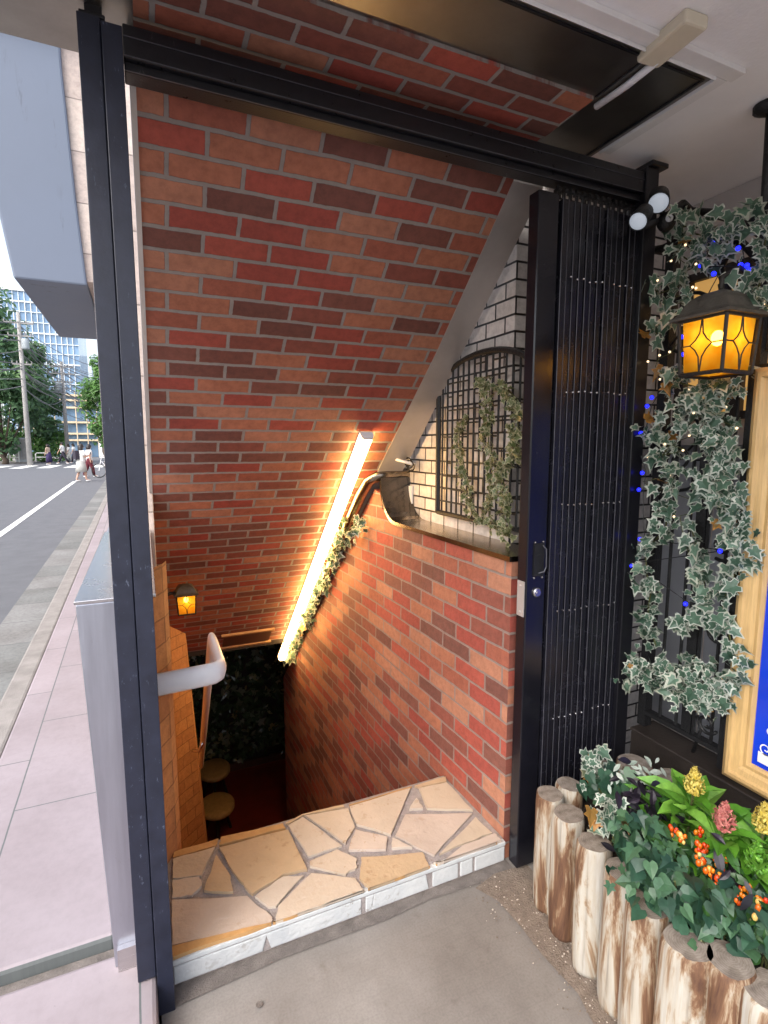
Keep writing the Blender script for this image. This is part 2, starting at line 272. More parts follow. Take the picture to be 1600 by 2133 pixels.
# ------------------------------------------------------------------ mesh builder
class MB:
    def __init__(s): s.v = []; s.f = []; s.m = []; s.t = []; s.uv = {}
    def face(s, pts, mi=0, tone=0, uv=None):
        i = len(s.v); s.v += [tuple(p) for p in pts]; s.f.append(tuple(range(i, i + len(pts)))); s.m.append(mi); s.t.append(tone)
        if uv: s.uv[len(s.f) - 1] = uv
    def add(s, vs, fs, mi=0, tone=0):
        i = len(s.v); s.v += [tuple(p) for p in vs]
        for f in fs: s.f.append(tuple(i + k for k in f)); s.m.append(mi); s.t.append(tone)
    def box(s, lo, hi, mi=0, mat=None):
        x0, y0, z0 = lo; x1, y1, z1 = hi
        vs = [Vector(p) for p in ((x0, y0, z0), (x1, y0, z0), (x1, y1, z0), (x0, y1, z0), (x0, y0, z1), (x1, y0, z1), (x1, y1, z1), (x0, y1, z1))]
        if mat: vs = [mat @ p for p in vs]
        s.add(vs, [(3, 2, 1, 0), (4, 5, 6, 7), (0, 1, 5, 4), (1, 2, 6, 5), (2, 3, 7, 6), (3, 0, 4, 7)], mi)
    def prism(s, poly, ext, mi=0, cap=None):      # poly: list of 3D points, ext: vector
        e = Vector(ext); a = [Vector(p) for p in poly]; n = len(a); b2 = [p + e for p in a]
        s.add(a + b2, [tuple(range(n))[::-1], tuple(range(n, 2 * n))] + [(i, (i + 1) % n, n + (i + 1) % n, n + i) for i in range(n)], mi)
    def tube(s, pts, r, seg=8, mi=0, closed=False, flat=1.0):
        P = [Vector(p) for p in pts]; n = len(P); rs = r if isinstance(r, (list, tuple)) else [r] * n
        vs = []; up = None
        for i, p in enumerate(P):
            t = (P[min(i + 1, n - 1)] - P[max(i - 1, 0)])
            if t.length < 1e-9: t = Vector((0, 0, 1))
            t.normalize()
            if up is None:
                up = Vector((0, 0, 1)) if abs(t.z) < .9 else Vector((1, 0, 0))
            a = t.cross(up); a = a.normalized() if a.length > 1e-6 else Vector((1, 0, 0)); b2 = a.cross(t).normalized(); up = b2
            for k in range(seg):
                an = 2 * math.pi * k / seg; vs.append(p + a * math.cos(an) * rs[i] * flat + b2 * math.sin(an) * rs[i])
        fs = [(i * seg + k, i * seg + (k + 1) % seg, (i + 1) * seg + (k + 1) % seg, (i + 1) * seg + k) for i in range(n - 1) for k in range(seg)]
        fs += [tuple(range(seg))[::-1], tuple(range((n - 1) * seg, n * seg))]
        s.add(vs, fs, mi)
    def lathe(s, prof, c=(0, 0, 0), seg=16, mi=0, sx=1, sy=1, rot=0):
        vs = []; n = len(prof)
        for r, z in prof:
            for k in range(seg):
                a = 2 * math.pi * k / seg + rot; vs.append((c[0] + r * sx * math.cos(a), c[1] + r * sy * math.sin(a), c[2] + z))
        fs = [(i * seg + k, i * seg + (k + 1) % seg, (i + 1) * seg + (k + 1) % seg, (i + 1) * seg + k) for i in range(n - 1) for k in range(seg)]
        fs += [tuple(range(seg))[::-1], tuple(range((n - 1) * seg, n * seg))]
        s.add(vs, fs, mi)
    def ball(s, c, r, mi=0, seg=8, sc=(1, 1, 1), tone=0):
        k = max(4, seg // 2 + 1); vs = []
        for i in range(k + 1):
            th = math.pi * (i * .998 + .001 * k) / k
            for j in range(seg):
                a = 2 * math.pi * j / seg; vs.append((c[0] + r * sc[0] * math.sin(th) * math.cos(a), c[1] + r * sc[1] * math.sin(th) * math.sin(a), c[2] - r * sc[2] * math.cos(th)))
        s.add(vs, [(i * seg + j, i * seg + (j + 1) % seg, (i + 1) * seg + (j + 1) % seg, (i + 1) * seg + j) for i in range(k) for j in range(seg)], mi, tone)
    def build(s, name, mats, parent=None, smooth=False, bevel=0, loc=None, uvf=None):
        me = bpy.data.meshes.new(name); me.from_pydata(s.v, [], s.f)
        for m in (mats if isinstance(mats, (list, tuple)) else [mats]): me.materials.append(M[m])
        me.polygons.foreach_set('material_index', s.m)
        at_ = me.attributes.new('tone', 'FLOAT', 'FACE'); at_.data.foreach_set('value', s.t)
        uvl = me.uv_layers.new(name='UVMap')
        for p in me.polygons:
            n = p.normal; own = s.uv.get(p.index)
            for q, li in enumerate(p.loop_indices):
                co = me.vertices[me.loops[li].vertex_index].co
                if own: u = own[q]
                elif uvf: u = uvf(co)
                elif abs(n.z) > .7: u = (co.x, co.y)
                elif abs(n.x) > abs(n.y): u = (co.y, co.z)
                else: u = (co.x, co.z)
                uvl.data[li].uv = u
        if smooth: me.polygons.foreach_set('use_smooth', [True] * len(me.polygons))
        me.update(); o = bpy.data.objects.new(name, me); COL.objects.link(o)
        if parent:
            o.parent = parent
            if loc is None: o.location = -parent.location if parent.parent is None and not parent.rotation_euler.z else (0, 0, 0)
        if loc is not None: o.location = loc
        if bevel:
            b = o.modifiers.new('bevel', 'BEVEL'); b.width = bevel; b.segments = 2; b.limit_method = 'ANGLE'; b.angle_limit = R(40)
        return o
def fixnormals(o):
    bm = bmesh.new(); bm.from_mesh(o.data); bmesh.ops.recalc_face_normals(bm, faces=bm.faces); bm.to_mesh(o.data); bm.free()
def tag(o, label, cat, group=None):
    o['label'] = label; o['category'] = cat
    if group: o['group'] = group
    return o
def thing(name, label, cat, loc=(0, 0, 0), group=None):
    o = bpy.data.objects.new(name, None); COL.objects.link(o); o.location = loc; o.empty_display_size = .1
    return tag(o, label, cat, group)
def struct(o, kind='structure'): o['kind'] = kind; return o
def dup(o, parent=None):
    c = o.copy(); COL.objects.link(c)
    if parent: c.parent = parent
    for ch in list(o.children): dup(ch, c)
    return c
def arc(c, r, a0, a1, n, plane='yz'):
    out = []
    for i in range(n + 1):
        a = R(a0 + (a1 - a0) * i / n); u, v = r * math.cos(a), r * math.sin(a)
        out.append(Vector((c[0], c[1] + u, c[2] + v)) if plane == 'yz' else Vector((c[0] + u, c[1], c[2] + v)))
    return out

# leaves ------------------------------------------------------------
IVY = [(0, -.12), (.2, -.34), (.5, -.22), (.36, .1), (.62, .34), (.27, .4), (0, 1.0), (-.27, .4), (-.62, .34), (-.36, .1), (-.5, -.22), (-.2, -.34)]
LANCE = [(0, -.5), (.16, -.25), (.22, .0), (.17, .3), (0, .62), (-.17, .3), (-.22, 0), (-.16, -.25)]
HEART = [(0, -.25), (.22, -.42), (.48, -.25), (.5, .05), (.3, .35), (0, .8), (-.3, .35), (-.5, .05), (-.48, -.25), (-.22, -.42)]
def leaf(mb, c, nrm, tip, size, shape=IVY, rim=True, tone=None, mi=0, curl=.25):
    n = Vector(nrm).normalized(); t = Vector(tip); t = t - n * t.dot(n)
    if t.length < 1e-4: t = n.orthogonal()
    t.normalize(); r = t.cross(n); c = Vector(c); tone = rng.random() if tone is None else tone
    def P(x, y, k=1.0):
        x *= k; y = (y - .1) * k + .1
        z = curl * (abs(x) * .8 - (y - .1) ** 2 * .5)
        return c + (r * x + t * y + n * z) * size
    k = len(shape)
    if rim:
        kr = rng.uniform(-.14, .12); inner = [P(x, y, (.8 if i % 2 else .72) + kr + rng.uniform(-.06, .06)) for i, (x, y) in enumerate(shape)]; outer = [P(x, y) for x, y in shape]; ctr = P(0, .1)
        vs = inner + outer + [ctr]
        i0 = len(mb.v); mb.v += [tuple(p) for p in vs]
        for i in range(k):
            j = (i + 1) % k
            mb.f.append((i0 + 2 * k, i0 + i, i0 + j)); mb.m.append(mi); mb.t.append(tone)
            mb.f.append((i0 + i, i0 + k + i, i0 + k + j, i0 + j)); mb.m.append(mi + 1); mb.t.append(tone)
    else:
        vs = [P(x, y) for x, y in shape] + [P(0, .1)]; i0 = len(mb.v); mb.v += [tuple(p) for p in vs]
        for i in range(k): mb.f.append((i0 + k, i0 + i, i0 + (i + 1) % k)); mb.m.append(mi); mb.t.append(tone)
def rv(s=1): return Vector((rng.uniform(-s, s), rng.uniform(-s, s), rng.uniform(-s, s)))
def lerp_path(pts, n):
    P = [Vector(p) for p in pts]; L = [0]
    for a, b in zip(P, P[1:]): L.append(L[-1] + (b - a).length)
    out = []
    for i in range(n):
        d_ = L[-1] * i / (n - 1)
        for k in range(len(P) - 1):
            if d_ <= L[k + 1] + 1e-9:
                q = (d_ - L[k]) / max(1e-9, L[k + 1] - L[k]); out.append(P[k].lerp(P[k + 1], q)); break
    return out

# ================================================================== THE SETTING: ground and street
m = MB(); m.box((-.03, -6, -.3), (8, 1.62, 0)); struct(m.build('pavement', 'pavement_concrete'))
m = MB(); m.face([(0.0, 1.385, .004), (.3, 1.405, .004), (.62, 1.398, .004), (.8, 1.41, .004), (1.13, 1.39, .004), (1.13, 1.46, .004), (0, 1.46, .004)]); struct(m.build('wet_strip', 'wet_concrete'))
m = MB()
pts = [(1.06, 1.41), (.97, 1.385), (.99, 1.31), (1.02, 1.2), (1.0, 1.1), (1.02, .97), (1.0, .85), (1.01, .6), (1.0, .3), (1.2, .3), (1.2, 1.4)]
m.face([(x + rng.uniform(-.02, .02), y, .007) for x, y in pts]); struct(m.build('dirt_strip', 'dirt'))
m = MB()
for i in range(650):
    y = rng.uniform(.45, 1.4); x = 1.055 + rng.gauss(0, .045) - (.05 * rng.random() if y > 1.2 else 0); r = rng.uniform(.0012, .0036)
    m.ball((x, y, .007 + r * .4), r, rng.choice((0, 0, 1)), 5, (1, rng.uniform(.6, 1), .6))
struct(m.build('gravel', ['dirt', 'flagstone_1']), 'stuff')
sk_ = lambda y: -.018 * (y - 2.72)
puv = lambda c: (c.y - 2.28 + .365, c.x + .018 * (c.y - 3.3) + .53)
m = MB(); m.box((-.66, -6, -.3), (-.037, 1.515, .1)); struct(m.build('near_sidewalk', 'tile_pink', uvf=puv, bevel=.012))
m = MB(); m.box((-.66, 1.516, -.3), (-.14, 1.548, .088)); struct(m.build('joint', 'wet_concrete'))
m = MB()
P_ = [(-.14, 1.55), (-.14, 4), (.2, 60), (-.648 + sk_(60), 60), (-.648 + sk_(1.55), 1.55)]
m.prism([(x, y, -.3) for x, y in P_][::-1], (0, 0, .43)); o = m.build('sidewalk', 'tile_pink', uvf=puv, bevel=.012); fixnormals(o); struct(o)
m = MB()
m.prism([(-.65 + sk_(-6), -6, -.3), (-.65 + sk_(60), 60, -.3), (-.77 + sk_(60), 60, -.3), (-.77 + sk_(-6), -6, -.3)], (0, 0, .42)); o = m.build('kerb', 'concrete', bevel=.015); fixnormals(o); struct(o)
m = MB(); m.face([(-1.14 + sk_(-6), -6, -.02), (-.76 + sk_(-6), -6, -.02), (-.76 + sk_(60), 60, -.02), (-1.14 + sk_(60), 60, -.02)])
struct(m.build('gutter', 'gutter', uvf=lambda c: (c.y, c.x + .018 * c.y + .3)))
m = MB(); gx, gy = (-400, -.02, 2.6, 400), (-300, 1.3, 6.1, 700)
for i in range(3):
    for j in range(3):
        if (i, j) != (1, 1): m.face([(gx[i], gy[j], -.33), (gx[i + 1], gy[j], -.33), (gx[i + 1], gy[j + 1], -.33), (gx[i], gy[j + 1], -.33)])
struct(m.build('ground', 'concrete'))
m = MB(); m.face([(-60, -60, -.028), (-.9 + sk_(-60), -60, -.028), (-.9 + sk_(60), 60, -.028), (40, 60, -.028), (40, 140, -.028), (-60, 140, -.028)]); struct(m.build('road', 'asphalt'))
m = MB(); m.face([(-2.38, 11.3, -.022), (-2.26, 11.3, -.022), (-2.63, 25.9, -.022), (-2.77, 25.9, -.022)]); m.face([(-2.25, 4, -.022), (-2.13, 4, -.022), (-2.26, 11.3, -.022), (-2.38, 11.3, -.022)])
struct(m.build('lane_line', 'road_paint'))
m = MB()
for i in range(14):
    x = -20.5 + i * 1.55
    if x > -1.5: break
    m.face([(x, 42.0, -.022), (x + .8, 42.0, -.022), (x + .9, 47.5, -.022), (x + .1, 47.5, -.022)])
struct(m.build('crosswalk', 'road_paint'))
m = MB(); m.box((-60, 53, -.3), (-8.4, 90, .1)); struct(m.build('far_pavement', 'concrete'))
m = MB(); m.box((-.02, 1.9, -2.3), (2.5, 6.2, -2.1)); struct(m.build('lower_floor', 'red_floor'))

# ================================================================== stairwell shell
SL = .945
def cz(y): return 2.344 - SL * (y - 1.515)
cs = math.sqrt(1 + SL * SL)
t = thing('stair_ceiling', 'sloping red brick ceiling descending over the stairway', 'ceiling', (0, 1.45, 2.4))
m = MB()
xs = 1.13
def suv(c):
    return (c.x, -(c.y - 1.45) * cs if c.y > 1.47 else (1.47 - c.y))
rows = [(1.4585, 2.42), (1.515, cz(1.515)), (2.0, cz(2.0)), (2.5, cz(2.5)), (3.2, cz(3.2)), (3.98, cz(3.98))]
xr = [1.13, 1.13, 1.13, 1.10, 1.08, 1.05]; xl = [.028, .028, .03, .03, .03, .03]
for (a, b2), (x0, x1, l0, l1) in zip(zip(rows, rows[1:]), zip(xr, xr[1:], xl, xl[1:])):
    m.face([(l0, a[0], a[1]), (l1, b2[0], b2[1]), (x1, b2[0], b2[1]), (x0, a[0], a[1])])
    m.face([(l0, a[0], a[1] + .1), (x0, a[0], a[1] + .1), (x1, b2[0], b2[1] + .1), (l1, b2[0], b2[1] + .1)])
    m.face([(l0, a[0], a[1]), (l0, a[0], a[1] + .1), (l1, b2[0], b2[1] + .1), (l1, b2[0], b2[1])])
m.build('brick_slope', 'brick_red', t, uvf=suv)
m = MB(); m.box((.028, 1.218, 2.43), (1.165, 1.46, 2.445)); m.build('brick_soffit', 'brick_red', t, uvf=lambda c: (c.x + .03, c.y - 1.218))
m = MB()
for (a, b2), (x0, x1) in zip(zip(rows[1:4], rows[2:5]), zip(xr[1:4], xr[2:5])):
    e0, e1 = (1.25 if a[0] < 2.5 else 1.24), 1.25
    m.prism([(x0, a[0], a[1] - .003), (x1, b2[0], b2[1] - .003), (e1, b2[0], b2[1] - .003), (e0, a[0], a[1] - .003)], (0, .02, .1))
for (a, b2), l0, l1 in zip(zip(rows, rows[1:]), xl, xl[1:]):
    m.prism([(l0 - .014, a[0], a[1] - .006), (l1 - .014, b2[0], b2[1] - .006), (l1, b2[0], b2[1] - .006), (l0, a[0], a[1] - .006)], (0, .02, .1))
o = m.build('edge_trim', 'trim_grey', t); fixnormals(o)
m = MB(); m.box((.45, 3.84, -.02), (.82, 3.95, .125), 0, None)
m = MB(); m.prism([(.46, 3.83, cz(3.83) - .012), (.8, 3.83, cz(3.83) - .012), (.8, 3.955, cz(3.955) - .012), (.46, 3.955, cz(3.955) - .012)], (0, .01, .012), 0)
m.prism([(.44, 3.81, cz(3.81) - .02), (.82, 3.81, cz(3.81) - .02), (.82, 3.825, cz(3.825) - .02), (.44, 3.825, cz(3.825) - .02)], (0, .01, .02), 1)
m.prism([(.44, 3.962, cz(3.962) - .02), (.82, 3.962, cz(3.962) - .02), (.82, 3.977, cz(3.977) - .02), (.44, 3.977, cz(3.977) - .02)], (0, .01, .02), 1)
o = m.build('access_panel', ['brown_panel', 'flagstone_worn'], t); fixnormals(o)
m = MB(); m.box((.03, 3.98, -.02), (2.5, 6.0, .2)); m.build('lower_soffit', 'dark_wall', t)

# right brick wall ---------------------------------------------------
t = thing('brick_wall', 'red brick wall right of the stairs with a steel cap and curved end', 'wall', (1.12, 1.47, 0))
def rx(y): return 1.125 - max(0, y - 2.2) * .035
prof = [(1.46, -2.2), (4.55, -2.2), (4.55, -.56), (3.6, cz(3.6) - .02), (2.72, cz(2.72) - .02), (2.62, 1.27), (2.55, 1.25), (2.52, 1.17), (2.44, 1.118), (2.36, 1.105), (1.46, 1.105)]
m = MB(); n = len(prof)
ys = sorted(set([p[0] for p in prof]))
m.face([(rx(y), y, z) for y, z in prof])
m.face([(1.279, y, z) for y, z in prof][::-1])
for i in range(n):
    a, b2 = prof[i], prof[(i + 1) % n]
    m.face([(rx(a[0]), a[0], a[1]), (1.279, a[0], a[1]), (1.279, b2[0], b2[1]), (rx(b2[0]), b2[0], b2[1])])
o = m.build('brick_face', 'brick_red_wall', t); fixnormals(o)
capl = [(1.455, 1.107), (2.36, 1.107)] + [(2.36 + .19 * math.sin(R(a)), 1.107 + .19 * (1 - math.cos(R(a)))) for a in (12, 24, 36, 48, 60, 70, 78)] + [(2.556, 1.33)]
m = MB()
for a, b2 in zip(capl, capl[1:]):
    dy, dz = b2[0] - a[0], b2[1] - a[1]; L = math.hypot(dy, dz); ny, nz_ = -dz / L * .018, dy / L * .018
    m.prism([(1.112, a[0], a[1]), (1.112, b2[0], b2[1]), (1.112, b2[0] + ny, b2[1] + nz_), (1.112, a[0] + ny, a[1] + nz_)], (.166, 0, 0))
o = m.build('steel_cap', ['cap_steel', 'cap_dark'], t); fixnormals(o)
for p in o.data.polygons: p.material_index = 1 if p.index // 6 >= 3 else 0
m = MB(); m.prism([Vector((1.279, *at(px, py, 0, 1.27).yz)) for px, py in ((829, 1012), (858, 1012), (857, 1077), (845, 1062), (834, 1038))], (-.01, 0, 0)); o = m.build('end_plate', 'white_paint', t); fixnormals(o)
m = MB()
pp = [(1.40, 2.58, 1.345), (1.16, 2.575, 1.345), (1.1, 2.575, 1.342), (1.07, 2.60, 1.322), (1.055, 2.68, cz(2.68) - .0), (1.045, 3.3, cz(3.3) - .012), (1.03, 4.2, cz(4.2) - .02)]
m.tube(pp, .036, 12); m.build('slope_trim', 'cap_steel', t, smooth=True)

# left brick wall ------------------------------------------------------
t = thing('amber_brick_wall', 'rough brick wall left of the stairs, its bricks coloured amber as by lamplight', 'wall', (0, 1.47, 0))
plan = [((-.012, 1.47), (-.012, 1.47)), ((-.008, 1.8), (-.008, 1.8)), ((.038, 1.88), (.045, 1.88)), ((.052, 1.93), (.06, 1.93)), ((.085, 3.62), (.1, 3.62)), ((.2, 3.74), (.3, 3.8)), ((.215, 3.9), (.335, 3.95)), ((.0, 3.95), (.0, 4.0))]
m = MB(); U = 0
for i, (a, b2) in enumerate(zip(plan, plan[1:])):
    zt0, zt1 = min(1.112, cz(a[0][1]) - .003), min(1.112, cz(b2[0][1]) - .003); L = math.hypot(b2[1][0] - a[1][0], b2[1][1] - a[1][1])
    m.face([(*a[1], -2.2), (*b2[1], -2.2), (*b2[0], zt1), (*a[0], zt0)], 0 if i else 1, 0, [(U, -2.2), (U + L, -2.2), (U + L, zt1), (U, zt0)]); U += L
m.build('brick_face', ['brick_lamplit_amber', 'brick_lamplit_amber'], t)
# steel parapet on the street side
t = thing('steel_parapet', 'stainless clad low parapet beside the left gate post', 'parapet', (-.1, 1.47, 0))
m = MB(); m.prism([(-.17, 1.47, 1.112), (-.005, 1.47, 1.112), (-.005, 1.47, .1), (-.138, 1.47, .1)], (0, 1.75, 0)); o = m.build('cladding', 'stainless_front', t, bevel=.003); fixnormals(o)
m = MB(); m.box((-.173, 1.466, 1.1125), (.012, 2.62, 1.122)); m.build('cap', 'stainless', t, bevel=.002)
m = MB(); m.box((-.13, 1.452, .1005), (-.083, 1.4695, .165)); m.build('anchor_plate', 'stainless', t)
# beige tiled pillar beside it
m = MB(); m.box((-.155, 2.63, .13), (.03, 3.25, 4.4))
tag(m.build('stone_pillar', 'tile_beige', bevel=.004), 'beige stone-faced pillar rising behind the steel parapet', 'pillar')
m = MB(); m.box((-.14, 3.255, .13), (-.03, 34, 2.5)); tag(m.build('building_wall', 'tile_beige'), 'beige tiled building wall running on along the sidewalk past the pillar', 'wall')
# overhanging beam of the building over the sidewalk
m = MB()
pf = [(-.66, 2.497), (-.27, 2.497), (-.30, 3.0), (-.33, 3.75), (-.33, 5.2), (-1.6, 5.2), (-.9, 3.6), (-.71, 2.87)]
m.prism([(x, 4.0, z) for x, z in pf][::-1], (0, 1.95, 0)); m.box((-1.6, 3.93, 3.95), (-.30, 3.998, 5.4))
o = m.build('canopy_beam', 'canopy_paint', bevel=.012); fixnormals(o); tag(o, 'pale blue-grey overhanging canopy block above the sidewalk', 'canopy')
m = MB(); m.box((-.42, 4.03, 2.53), (-.02, 5.9, 6)); tag(m.build('stone_header', 'tile_beige'), 'beige stone header between the blue-grey canopy block and the gate post', 'header')

# lower hall ----------------------------------------------------------
t = thing('leafy_back_wall', 'dark wall at the stair foot covered in glossy artificial leaves', 'wall', (.7, 5.8, -2.1))
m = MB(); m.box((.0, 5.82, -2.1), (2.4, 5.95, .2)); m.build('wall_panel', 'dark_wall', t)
m = MB()
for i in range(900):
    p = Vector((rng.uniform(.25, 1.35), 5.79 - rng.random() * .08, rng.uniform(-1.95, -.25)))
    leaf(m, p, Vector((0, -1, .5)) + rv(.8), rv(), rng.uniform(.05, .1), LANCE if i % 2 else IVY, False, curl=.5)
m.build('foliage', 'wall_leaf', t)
m = MB(); m.box((.03, 5.78, -2.1), (2.4, 5.815, -2.02)); m.build('skirting', 'brown_panel', t)
m = MB()
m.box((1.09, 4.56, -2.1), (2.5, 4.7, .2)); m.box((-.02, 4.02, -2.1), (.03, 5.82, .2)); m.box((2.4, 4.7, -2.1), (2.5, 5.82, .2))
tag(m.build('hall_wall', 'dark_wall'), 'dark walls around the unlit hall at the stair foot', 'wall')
for i, (px, py, lab) in enumerate([(446, 1598, 'round wooden stool farther down the stair hall'), (452, 1672, 'round wooden stool nearer the foot of the stairs')]):
    z = -1.75 - i * .03; c = at(px, py, 2, z); t = thing('stool', lab, 'stool', (c.x, c.y, -2.1), 'round stools in the lower hall')
    m = MB(); m.lathe([(.02, 0), (.13, .0), (.15, .02), (.15, .05), (.13, .065), (.01, .067)], (c.x, c.y, z - .067), 20, sx=1.05, sy=1.25); m.build('seat', 'wood_round', t, smooth=True)
    for k in range(3):
        a = k * 2.1 + .4; m = MB(); m.tube([(c.x + .07 * math.cos(a), c.y + .07 * math.sin(a), z - .06), (c.x + .13 * math.cos(a), c.y + .13 * math.sin(a), -2.1)], .014, 8); m.build('leg', 'dark_wall', t)
t = thing('staircase', 'steep stairs with dark red treads descending from the flagstone landing', 'staircase', (.6, 1.9, 0))
m = MB()
for i in range(10):
    z = -.02 - .2 * i; y = 1.88 + i * .21; m.box((.0, y, -2.2), (1.2, y + .215, z - .17))
m.build('treads', 'red_floor', t)

# flagstone landing ----------------------------------------------------
t = thing('flagstone_landing', 'crazy-paved sandstone landing with a white stone riser', 'step', (.56, 1.66, 0))
m = MB(); m.box((.0, 1.462, -.2), (1.126, 1.875, .084)); m.build('mortar_bed', 'mortar_grey', t, bevel=.006)
ST = [(0, [(60, 380), (235, 330), (180, 450), (60, 460)]), (1, [(58, 466), (170, 450), (180, 490), (140, 530), (56, 540)]),
 (2, [(240, 362), (300, 450), (312, 515), (190, 510)]), (2, [(252, 332), (540, 257), (620, 423), (520, 442), (392, 525), (340, 470)]),
 (1, [(402, 535), (520, 452), (605, 447), (490, 575), (460, 578)]), (4, [(56, 548), (370, 532), (475, 622), (475, 655), (55, 738)]),
 (3, [(500, 575), (638, 440), (820, 460), (885, 570), (640, 640), (490, 640)]), (1, [(542, 238), (600, 203), (765, 323), (625, 368)]),
 (3, [(612, 196), (790, 166), (818, 245), (780, 313)]), (3, [(632, 387), (745, 337), (825, 377), (828, 410), (780, 443), (632, 408)]),
 (4, [(822, 257), (955, 287), (948, 338), (792, 343)]), (2, [(845, 372), (1100, 352), (1140, 428), (890, 518), (838, 460)]),
 (3, [(797, 160), (1050, 84), (968, 278), (827, 236)]), (1, [(1075, 125), (1103, 168), (1045, 173)]),
 (0, [(1085, 85), (1200, 60), (1310, 175), (1120, 168)]), (4, [(1030, 192), (1308, 187), (1150, 363), (987, 280)]),
 (1, [(975, 292), (1058, 330), (972, 334)]), (0, [(1322, 202), (1390, 268), (1250, 320), (1170, 358)]),
 (4, [(1212, 418), (1272, 322), (1400, 274), (1448, 322), (1450, 340), (1205, 428)]), (1, [(1146, 394), (1190, 391), (1185, 428)]),
 (5, [(55, 745), (475, 660), (475, 698), (55, 792)]), (5, [(490, 648), (640, 612), (660, 634), (490, 690)]), (3, [(650, 640), (888, 572), (893, 582), (500, 692)]), (5, [(892, 522), (1142, 433), (1170, 465), (900, 552)]), (5, [(1190, 433), (1450, 343), (1452, 368), (1200, 462)]),
 (5, [(60, 350), (250, 292), (240, 322), (60, 372)]), (5, [(262, 288), (520, 232), (530, 250), (255, 322)]), (2, [(530, 228), (600, 192), (770, 152), (775, 160), (600, 196), (540, 234)]), (5, [(795, 152), (1055, 76), (1052, 80), (796, 156)]), (2, [(1068, 74), (1198, 36), (1200, 56), (1085, 80)])]
m = MB()
for mi, poly in ST:
    pts = []
    for q in poly:
        p = at(330 + q[0] * .5, 1600 + q[1] * .5, 2, .092)
        pts.append(Vector((min(1.122, max(.005, p.x)), min(1.88, max(1.445, p.y)), p.z)))
    # jitter the edges like split stone
    ring = []
    for a, b2 in zip(pts, pts[1:] + pts[:1]):
        for k in range(4):
            p = a.lerp(b2, k / 4.0)
            if k: p = p + Vector((rng.uniform(-.003, .003), rng.uniform(-.003, .003), 0))
            ring.append(p)
    h = .004 + rng.random() * .003
    m.prism([(p.x, p.y, .083) for p in ring], (0, 0, h + .004 + rng.random() * .001), mi)
o = m.build('flagstones', ['flagstone_0', 'flagstone_1', 'flagstone_2', 'flagstone_3', 'flagstone_4', 'flagstone_worn'], t, bevel=.0015); fixnormals(o)
m = MB()
for x0, x1, c0, c1 in [(.005, .25, 0, .015), (.275, .565, -.015, 0), (.58, .6, .0, .01), (.6, .81, .01, -.01), (.825, .925, 0, 0), (.935, .985, 0, 0), (.995, 1.12, 0, 0)]:
    m.prism([(x0, 1.445, .008), (x1, 1.445, .008), (x1 + c1, 1.445, .062), (x0 + c0, 1.445, .062)], (0, .02, 0))
m.box((.003, 1.442, .068), (1.122, 1.462, .083))
o = m.build('riser', 'riser_stone', t, bevel=.003); mm_ = MB(); mm_.box((.002, 1.4485, .0), (1.123, 1.4615, .067)); mm_.build('riser_mortar', 'mortar_grey', t); fixnormals(o)

# ================================================================== gate frame and folding gate
t = thing('gate_frame', 'black steel gate frame with posts and lintel around the stair opening', 'gate frame', (.75, 1.42, 0))
m = MB(); m.box((-.082, 1.395, .105), (-.0385, 1.465, 2.40)); m.box((-.036, 1.38, 0), (.004, 1.46, 2.385))
m.box((-.0388, 1.40, .1), (-.0358, 1.45, 2.4), 0); m.build('left_post', 'blue_black', t, bevel=.0025)
m = MB(); m.box((-.068, 1.425, 2.40), (-.034, 1.46, 2.56)); m.box((-.078, 1.4, 2.401), (-.028, 1.465, 2.409)); m.build('post_bracket', 'black_steel', t, bevel=.002)
m = MB(); m.box((.0045, 1.38, 2.326), (1.605, 1.455, 2.392)); m.box((.0045, 1.395, 2.306), (1.605, 1.445, 2.327)); m.build('lintel', 'black_steel', t, bevel=.003)
m = MB(); m.box((.005, 1.3775, 2.366), (1.605, 1.3798, 2.3675)); m.box((.005, 1.3775, 2.3275), (1.605, 1.3798, 2.329)); m.box((.005, 1.3925, 2.3065), (1.605, 1.3948, 2.3078)); m.build('lintel_bead', 'slat_edge', t)
m = MB(); m.box((1.555, 1.372, 0), (1.612, 1.462, 2.408)); m.box((1.565, 1.36, 2.41), (1.64, 1.47, 2.425)); m.build('right_post', 'black_steel', t, bevel=.003)
t = thing('folding_gate', 'black accordion gate of narrow steel slats folded open to the right', 'gate', (1.35, 1.42, 0))
m = MB(); m.box((1.132, 1.39, .012), (1.212, 1.438, 2.268)); m.build('lead_stile', 'gate_paint', t, bevel=.004)
nsl = 13
for i in range(nsl):
    x = 1.218 + i * .0262; yo = rng.uniform(0, .005)
    if i in (0, 7): yo -= .006
    m = MB(); m.box((x, 1.385 + yo, .04), (x + .0222, 1.44, 2.252)); m.box((x - .0006, 1.3835 + yo, .045), (x + .0022, 1.3862 + yo, 2.255), 1)
    ob = m.build('slat', ['slat_steel', 'slat_edge'], t, bevel=.0012)
    m = MB(); m.box((x + .006, 1.415, 2.252), (x + .013, 1.425, 2.306)); m.box((x + .004, 1.408, 2.288), (x + .016, 1.432, 2.297)); m.build('hanger', 'black_iron', ob, loc=(0, 0, 0))
for y in (578, 815, 1052, 1272, 1490):
    z = at(1190, y, 1, 1.38).z
    m = MB()
    for i in range(nsl - 1):
        x = 1.2165 + i * .0262; m.ball((x + .0225, 1.386 + rng.uniform(-.001, .001), z + rng.uniform(-.004, .004)), .0036, 0, 8)
    m.box((1.218, 1.394, z - .004), (1.54, 1.398, z + .004), 1); m.build('rivet_row', ['stainless', 'black_iron'], t)
